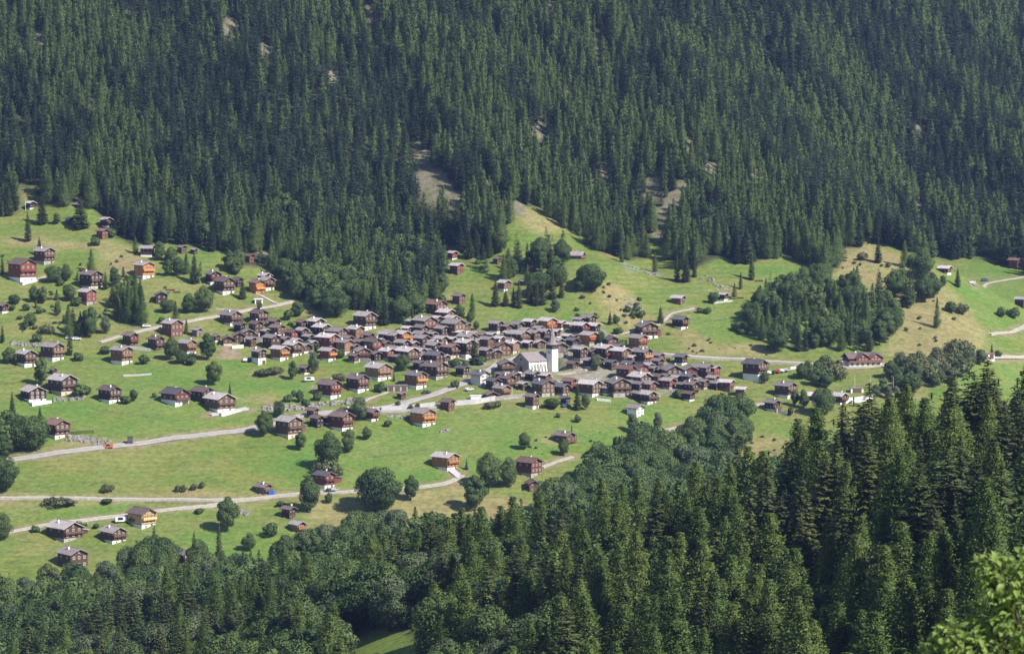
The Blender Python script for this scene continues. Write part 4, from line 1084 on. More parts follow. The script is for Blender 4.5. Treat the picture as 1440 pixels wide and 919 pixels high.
# ---------------------------------------------------------------- the long red inn with two gables
def inn():
    G = hit1(1214, 516); a = R(14)
    t = thing('inn', 'long red inn with two gables and white base beside the road on the right', 'inn', (G[0], G[1] + 5.5, G[2]), a)
    W, L = 16.5, 9.5; mb = MB(); mb.box(-W / 2, W / 2, -L / 2, L / 2, -3, 2.4); obj('base', mb.mesh('base', [MBS['w']]), t)
    mb = MB(); mb.box(-W / 2 + .05, W / 2 - .05, -L / 2 + .05, L / 2 - .05, 2.41, 4.5); obj('wall', mb.mesh('wall', [MW['R']]), t)
    mb = MB(); mb.prism([(-L / 2 - .8, 4.1), (0, 6.4), (L / 2 + .8, 4.1), (L / 2 + .8, 4.35), (0, 6.7), (-L / 2 - .8, 4.35)], -W / 2 - .8, W / 2 + .8, 0, 'x'); rf = obj('roof', mb.mesh('roof', [MRF['b']]), t)
    obj('chimney', CHIM, rf, (-3, 1.2, 6.3))
    for x0 in (-1.6, 5.0):
        mb = MB(); w = 3.5; mb.prism([(x0 - w, 2.5), (x0 + w, 2.5), (x0 + w, 4.6), (x0, 6.6), (x0 - w, 4.6)], -L / 2 - 1.0, 1); obj('gable', mb.mesh('gable', [MW['R']]), t)
        mb = MB(); e = w + .55; p = 2.0 / w
        for s in (-1, 1): mb.prism([(x0, 6.62), (x0 + s * e, 6.62 - e * p), (x0 + s * e, 6.86 - e * p), (x0, 6.9)][::s], -L / 2 - 1.7, .5)
        g = obj('gable_roof', mb.mesh('gable_roof', [MRF['b']]), t)
        for xx in (-1.7, 0, 1.7): obj('window', WIN, t, (x0 + xx, -L / 2 - 1.03, 3.5), 0, (.9, 1, 1.1))
        obj('window', WIN, t, (x0, -L / 2 - 1.03, 5.2), 0, (.9, 1, .9))
    for k in range(6): obj('window', WIN, t, (-6.8 + k * 2.7, -L / 2 - .03, 1.3), 0, (1.3, 1, 1.5))
    mb = MB(); mb.box(-W / 2, W / 2, -L / 2 - 1.3, -L / 2 - .01, 2.25, 2.38); mb.box(-W / 2, W / 2, -L / 2 - 1.32, -L / 2 - 1.22, 2.39, 3.2); obj('balcony', mb.mesh('balcony', [MW['t']]), t)
    mb = MB(); mb.box(-W / 2 - 2.6, -W / 2 - .01, -2, 3, -2, 2.6); mb.prism([(-2.6, 2.6), (3.6, 2.9), (3.6, 3.1), (-2.6, 2.8)], -W / 2 - 3, -W / 2 - .01, 0, 'x'); obj('side_wing', mb.mesh('side_wing', [MBS['p']]), t)
    HOUSE_PX.append((1214, 516, 60))
inn()
# ---------------------------------------------------------------- walls, cars and other small things
M_STONE = simple('field_stone', (.27, .25, .225), .9, .3, 2.0, .05, (1, 1, 1), .1)
def gwall(pix, hgt, m, name, label, thick=.4, down=1.2):
    P = hit([a for a, b in pix], [b for a, b in pix]); mb = MB()
    c = P.mean(0)
    pts = []
    for a, b in zip(P[:-1], P[1:]):
        n = max(1, int(np.hypot(*(b - a)[:2]) / 2.5))
        for k in range(n): pts.append(a + (b - a) * k / n)
    pts.append(P[-1]); pts = np.array(pts); pts[:, 2] = zT(pts[:, 0], pts[:, 1]); q = pts - c
    for u, v in zip(q[:-1], q[1:]):
        i = len(mb.v); lo1, lo2 = u[2] - down, v[2] - down; h1, h2 = u[2] + hgt, v[2] + hgt
        mb.v += [(u[0], u[1], lo1), (v[0], v[1], lo2), (v[0], v[1], h2), (u[0], u[1], h1), (u[0], u[1] + thick, lo1), (v[0], v[1] + thick, lo2), (v[0], v[1] + thick, h2), (u[0], u[1] + thick, h1)]
        for f in ((0, 1, 2, 3), (5, 4, 7, 6), (3, 2, 6, 7), (4, 0, 3, 7), (1, 5, 6, 2)): mb.f.append(tuple(i + x_ for x_ in f)); mb.m.append(0)
    for u in q[::2]: mb.box(u[0] - .18, u[0] + .18, u[1] - .08, u[1] + thick + .06, u[2] - down, u[2] + hgt + .08)
    o = obj(name, mb.mesh(name, m), loc=tuple(c)); tag(o, label, 'hedge' if 'hedge' in name else 'wall'); ALL_ROOTS.append(o); return o
gwall([(537, 577), (575, 575), (612, 571)], 2.0, M_CONC, 'retaining_wall', 'pale concrete retaining wall along the lower road left of the dark red barn')
gwall([(640, 570), (668, 568), (697, 563)], 2.3, M_CONC, 'retaining_wall', 'pale retaining wall with dark openings right of the dark red barn')
gwall([(697, 563), (722, 560), (745, 558)], 1.9, M_STONE, 'retaining_wall', 'stone wall under the porch at the meadow edge below the church')
gwall([(352, 478), (372, 478), (395, 476)], 1.6, M_STONE, 'stone_wall', 'grey stone wall below the white based barns, left part of village')
gwall([(327, 490), (342, 489)], 1.6, MBS['w'], 'garden_wall', 'short white wall right of the bare soil cone')
gwall([(1180, 567), (1205, 566), (1227, 562)], 2.6, MBS['w'], 'garden_wall', 'long white wall at the end of the farm house on the right')
gwall([(1093, 580), (1106, 584)], 1.6, MBS['w'], 'garden_wall', 'white garden wall below the small dark chalet on the right meadow')
gwall([(173, 490), (190, 491), (212, 494)], 1.5, M_CONC, 'concrete_wall', 'grey concrete wall below two brown barns on the left')
gwall([(174, 529), (213, 527)], .9, M_CONC, 'low_wall', 'low pale wall standing alone in the upper green meadow')
gwall([(745, 527), (770, 527), (800, 526), (822, 523)], 1.5, M_STONE, 'churchyard_wall', 'stone churchyard wall in front of the church tower')
gwall([(722, 527), (734, 528)], 1.8, MBS['w'], 'garden_wall', 'short white wall below the parsonage left of the church')
gwall([(1112, 519), (1130, 517)], 1.2, MBS['w'], 'garden_wall', 'white wall at the right end of the parked car row')
gwall([(503, 508), (521, 510)], 1.8, MBS['s'], 'stone_wall', 'stone wall below the red chalet in the left middle of the village')
gwall([(640, 470), (662, 469)], 1.6, MBS['w'], 'garden_wall', 'white wall at the top edge of the village centre')
gwall([(600, 521), (630, 520)], 1.2, MBS['s'], 'stone_wall', 'stone wall above the biggest dark chalet')
gwall([(840, 563), (858, 565)], 1.2, MBS['w'], 'garden_wall', 'white wall at the meadow edge right of the pale roofed chalet')
gwall([(945, 551), (962, 553)], 1.6, MBS['s'], 'stone_wall', 'stone wall at the right end of the village')
gwall([(1004, 427), (1030, 424)], .9, M_CONC, 'low_wall', 'low pale wall beside the small dark chalet on the high pasture')
gwall([(96, 611), (131, 609)], 1.5, M_BROAD, 'hedge', 'clipped dark green hedge right of the red roofed chalet', .9)
# loose boulder banks
def boulders(pix, rows, n, size, name, label):
    g = random.Random(len(label)); P = hit([a for a, b in pix], [b for a, b in pix]); c = P.mean(0); root = thing(name, label, 'rocks', tuple(c)); 
    st = []
    for v in range(3):
        mb = MB(); pts = [(g.uniform(.7, 1) * x_, g.uniform(.7, 1) * y_, g.uniform(.7, 1) * z_) for x_ in (-1, 1) for y_ in (-1, 1) for z_ in (-.7, .8)]
        mb.v = pts; mb.f = [(0, 1, 3, 2), (4, 6, 7, 5), (0, 4, 5, 1), (2, 3, 7, 6), (0, 2, 6, 4), (1, 5, 7, 3)]; mb.m = [0] * 6; st.append(mb.mesh('boulder', M_STONE))
    for k in range(n):
        u = g.random() * (len(P) - 1); i = int(u); p = P[i] + (P[i + 1] - P[i]) * (u - i)
        x_, y_ = p[0], p[1] + g.uniform(-rows, rows); s = size * g.uniform(.5, 1.3)
        o = obj('boulder', st[k % 3], root, (x_ - c[0], y_ - c[1], float(zT(np.array([x_]), np.array([y_]))[0]) - c[2] + s * .25), g.uniform(0, 6), (s * 1.2, s, s * .8))
boulders([(368, 575), (400, 574), (440, 571), (497, 564)], 3.2, 150, .85, 'boulder_bank', 'long bank of pale boulders above the wide road')
boulders([(74, 562), (95, 562), (118, 559)], 2.2, 60, .7, 'boulder_bank', 'pale boulders below the largest dark chalet, lower left')
boulders([(94, 616), (120, 618), (154, 624)], 3.6, 110, .75, 'boulder_bank', 'grey boulder bank right of the red roofed chalet by the road')
boulders([(14, 482), (40, 484), (60, 487)], 3.0, 60, .7, 'boulder_bank', 'scattered pale boulders at the left edge above two chalets')
boulders([(985, 389), (1000, 391), (1010, 408), (1030, 405)], 6, 30, .7, 'boulder_field', 'pale rocks scattered on the high pasture below the forest')
boulders([(872, 372), (900, 379), (935, 388)], 5, 26, .6, 'boulder_field', 'pale rocks strewn at the forest edge right of the knoll')
boulders([(326, 717), (350, 722)], 2, 24, .8, 'boulder_bank', 'pale rocks beside the big tree below the lower road')
boulders([(586, 588), (560, 586), (545, 584)], 1.8, 36, .6, 'boulder_bank', 'rubble strip below the road beside the orange gabled chalet')
boulders([(617, 606), (630, 604)], 2.0, 20, .5, 'boulder_bank', 'pale stones right of the orange gabled chalet')
boulders([(880, 425), (895, 432), (905, 438)], 8, 30, .6, 'boulder_field', 'pale rocks on the dry side of the knoll')
# cars
def car(px, py, rgb, label, yaw, name='parked_car', cat='car', L=4.3, H=1.5, W=1.8, box=False):
    G = hit1(px, py); t = thing(name, label, cat, (G[0], G[1], G[2] + .12), yaw, 'vehicles parked around the village')
    p = simple('car_paint', rgb, .3, .02); h = L / 2; mb = MB()
    o = [(-h, .35), (h, .35), (h, .75), (h * .92, .85), (h * .52, .92), (h * .22, H), (-h * .72, H), (-h * .96, .95), (-h, .8)] if not box else [(-h, .4), (h, .4), (h, 1.3), (h * .93, H), (-h, H)]
    mb.prism(o, -W / 2, W / 2); obj('body', mb.mesh('body', [p]), t)
    mb = MB(); z0 = .98
    for s in (-1, 1): mb.prism([(-h * .66, z0), (h * .40, z0), (h * .20, H - .1), (-h * .62, H - .1)], s * (W / 2 + .005) - .01, s * (W / 2 + .005) + .01)
    obj('side_glass', mb.mesh('side_glass', [M_GLASS]), t)
    mb = MB(); mb.prism([(h * .53, .93), (h * .54, .95), (h * .25, H - .05), (h * .24, H - .07)], -W * .42, W * .42); obj('windscreen', mb.mesh('windscreen', [M_GLASS]), t)
    for sx in (-.6, .6):
        for sy in (-1, 1): mb = MB(); mb.tube((h * sx, sy * W * .40, .33), (h * sx, sy * W * .52, .33), .33, .33, 10); obj('wheel', mb.mesh('wheel', [M_METAL]), t)
    for s in (-1, 1): mb = MB(); mb.box(h - .02, h + .03, s * W * .34 - .2, s * W * .34 + .2, .62, .76); obj('headlight', mb.mesh('headlight', [M_TRIM]), t)
WH, DK, BL, RD, SV = (.75, .75, .75), (.05, .055, .065), (.06, .10, .22), (.38, .05, .06), (.42, .43, .45)
for i, (px, py, c, w_) in enumerate([(1083, 526, WH, 'white car, leftmost in the parked row right of the glass sided house'), (1089, 525, DK, 'dark car, second from left in the parked row'), (1095, 524, RD, 'red car in the parked row'),
                                     (1101, 523, WH, 'white car right of the red one in the parked row'), (1107, 522, SV, 'silver car at the right end of the parked row')]): car(px, py, c, w_, R(60))
car(206, 460, WH, 'white car parked on the verge of the upper left road', R(15))
car(435, 536, WH, 'white van on the grass left of the red chalet', R(10), 'parked_van', 'van', 4.6, 2.0, 1.9, True)
car(352, 507, BL, 'dark blue car left of the white open garage', R(80))
car(346, 508, WH, 'white car left of the dark blue one beside the garage barn', R(80))
car(153, 630, (.50, .15, .05), 'orange tipper truck on the road beside the boulder bank', R(5), 'truck', 'truck', 3.8, 1.9, 1.8, True)
car(170, 734, WH, 'white caravan beside the new pale yellow chalet', R(20), 'caravan', 'caravan', 5.0, 2.3, 2.1, True)
car(463, 691, DK, 'dark car in front of the bright red chalet', R(70)); car(471, 690, SV, 'silver car in front of the bright red chalet', R(70))
car(1385, 395, BL, 'blue car on the track across the far right meadow', R(8)); car(1366, 399, WH, 'small white trailer on the far right track', R(8), 'trailer', 'trailer', 2.6, 1.2, 1.6, True)
car(796, 572, BL, 'blue car under the small dark hut by the big spruce', R(20))
car(98, 477, SV, 'silver car in the shade of the left hillside trees', R(5)); car(108, 478, WH, 'white car under the left hillside trees', R(8))
car(660, 549, WH, 'white car beside the white walled roadside house', R(40)); car(600, 553, DK, 'dark car in front of the orange balconied lower chalet', R(10))
# flat roofed garages and other built bits
def block(px, py, wm, dm, hm, wall, roof, name, label, cat, yaw, openings=2):
    G = hit1(px, py); t = thing(name, label, cat, (G[0], G[1] + dm / 2, G[2]), R(yaw)); mb = MB(); mb.box(-wm / 2, wm / 2, -dm / 2, dm / 2, -2, hm); obj('wall', mb.mesh('wall', [wall]), t)
    mb = MB(); mb.box(-wm / 2 - .35, wm / 2 + .35, -dm / 2 - .4, dm / 2 + .3, hm + .002, hm + .25); obj('roof', mb.mesh('roof', [roof]), t)
    for k in range(openings): obj('garage_door', DOOR, t, ((k - (openings - 1) / 2) * wm / openings, -dm / 2 - .02, .05), 0, (wm / openings * .72, 1, hm * .8))
block(558, 550, 9.5, 5, 2.6, MBS['s'], MRF['g'], 'garage', 'long low flat roofed garage left of the orange balconied chalet', 'garage', 8, 3)
block(363, 427, 4, 4, 2.3, MBS['w'], MBS['w'], 'garage', 'small white garage portal beside the upper left path', 'garage', 10, 1)
block(669, 563, 4.8, 2.4, 2.2, M_WHITEPAINT, M_WHITEPAINT, 'container', 'white container box on the grass above the retaining wall', 'container', 6, 0)
block(1386, 504, 8.6, 4, 2.4, MBS['w'], MRF['r'], 'roadside_house', 'low white house with tan roof beside the far right road', 'house', 8, 3)
block(446, 398, 4.6, 3.6, 3, MBS['w'], MRF['l'], 'hut', 'small pale roofed hut showing between trees at the forest edge', 'hut', 20, 1)
block(580, 407, 2.2, 2, 3.2, MBS['w'], MRF['l'], 'water_hut', 'tiny white hut in the trees above the village', 'hut', 10, 1)
block(1205, 552, 6, 3, 2.2, MBS['w'], MRF['g'], 'bus_shelter', 'small white shelter under a lamp post near the long white wall', 'shelter', 5, 1)
def stack(px, py, n, label, L=3.2):
    G = hit1(px, py); t = thing('wood_pile', label, 'wood pile', tuple(G), R(random.uniform(-8, 8)), 'stacked logs on the slopes')
    for k in range(n):
        mb = MB(); row = k // 4; q = k % 4; mb.tube((-L / 2, (q - 1.5) * .42 , .22 + row * .36), (L / 2, (q - 1.5) * .42, .22 + row * .36), .21, .19, 7); obj('log', mb.mesh('log', [MW['t'] if k % 3 else MW['m']]), t)
stack(240, 408, 8, 'pale timber stack on the slope above the blackened chalet', 4.5); stack(249, 411, 8, 'timber stack right beside another above the blackened chalet', 3.4)
stack(1068, 395, 8, 'dark log pile below the lone conifers on the high pasture', 4.0); stack(1032, 420, 8, 'log pile right of the small dark chalet on the pasture', 3.0); stack(1042, 419, 8, 'second log pile further right of the small dark pasture chalet', 3.0)
def pole(px, py, h, label, name='lamp_post', cat='lamp post', head=True, m=None):
    G = hit1(px, py); t = thing(name, label, cat, tuple(G)); mb = MB(); mb.tube((0, 0, -.4), (0, 0, h), .10, .06); obj('mast', mb.mesh('mast', [m or M_TRIM]), t)
    if head: mb = MB(); mb.tube((0, 0, h - .1), (.9, -.2, h + .15), .05, .05); mb.box(.6, 1.3, -.35, -.05, h + .1, h + .24); obj('lamp_head', mb.mesh('lamp_head', [M_METAL]), t)
    else: mb = MB(); mb.tube((0, 0, h), (0, 0, h + .15), .12, .05); obj('finial', mb.mesh('finial', [M_METAL]), t)
pole(1202, 546, 7, 'lamp post, left of three on the bank right of the village'); pole(1224, 546, 6, 'lamp post, middle of three on the bank right of the village'); pole(1256, 553, 8, 'lamp post, right of three before the near forest')
pole(36, 296, 7, 'white flagpole beside the small hut at the upper left forest edge', 'flagpole', 'flagpole', False, M_WHITEPAINT)
pole(440, 551, 3.2, 'white pole above the red chalet on the bouldery bank', 'chimney_pole', 'pole', False, M_WHITEPAINT)
pole(720, 557, 4.5, 'white pole beside the porch below the church', 'flagpole', 'flagpole', False, M_WHITEPAINT)
def fence(pix, label, rails=2):
    P = hit([a for a, b in pix], [b for a, b in pix]); pts = [P[0]]
    for a, b in zip(P[:-1], P[1:]):
        n = max(1, int(np.hypot(*(b - a)[:2]) / 2.6)); pts += [a + (b - a) * k / n for k in range(1, n + 1)]
    pts = np.array(pts); pts[:, 2] = zT(pts[:, 0], pts[:, 1]); t = thing('fence', label, 'fence', tuple(pts[0])); pm = None
    if pm is None: mb = MB(); mb.tube((0, 0, -.4), (0, 0, 1.25), .10, .08, 6); pm = mb.mesh('post', [MW['g']])
    for p in pts: obj('post', pm, t, tuple(p - pts[0]))
    for k in range(rails):
        mb = MB()
        for a, b in zip(pts[:-1], pts[1:]): mb.tube(a - pts[0] + np.array([0, 0, .5 + .5 * k]), b - pts[0] + np.array([0, 0, .5 + .5 * k]), .045, .045, 4)
        obj('rail', mb.mesh('rail', [MW['g']]), t)
fence([(770, 664), (785, 666), (800, 667)], 'weathered fence on the meadow right of the large red barn')
fence([(205, 707), (260, 709), (300, 707)], 'wooden fence between the two lower roads at the left')
fence([(660, 642), (700, 650), (735, 655)], 'wooden fence across the meadow above the large red barn')
fence([(130, 575), (180, 582), (230, 590)], 'wooden fence across the left green meadow below the chalets')
fence([(60, 440), (110, 450), (150, 468)], 'wooden fence on the left hillside above the small wood')
fence([(600, 632), (560, 640), (520, 643)], 'wooden fence on the meadow above the stepped roof chalet')
fence([(960, 448), (1000, 452), (1040, 446)], 'wooden fence across the bright green field')
# the dark harvest wagon by the road and the blue tarpaulin
G = hit1(183, 624); t = thing('hay_wagon', 'tall black wagon standing at the roadside left of the long road bend', 'wagon', tuple(G), R(10))
mb = MB(); mb.box(-1.2, 1.2, -.9, .9, 1.0, 3.3); mb.box(-1.3, 1.3, -1, 1, 3.302, 3.5); obj('box', mb.mesh('box', [M_METAL]), t)
for sx in (-.9, .9):
    for sy in (-.8, .8): mb = MB(); mb.tube((sx, sy - .12, .5), (sx, sy + .12, .5), .5, .5, 10); obj('wheel', mb.mesh('wheel', [M_METAL]), t)
mb = MB(); mb.box(-1.2, 1.2, -.1, .1, .7, .99); mb.box(1.2, 2.6, -.08, .08, .6, .75); obj('chassis', mb.mesh('chassis', [M_METAL]), t)
G = hit1(382, 694); mb = MB(); M_TARP = simple('blue_tarpaulin', (.03, .12, .50), .5, .15, 2, .05)
mb.prism([(-1.3, -.3), (1.3, -.3), (1.2, .9), (.5, 1.5), (-.4, 1.55), (-1.2, 1.0)], -.8, .8); o = obj('tarpaulin', mb.mesh('tarpaulin', [M_TARP]), loc=tuple(G)); tag(o, 'blue tarpaulin over a heap right of the old stone shed', 'tarpaulin')

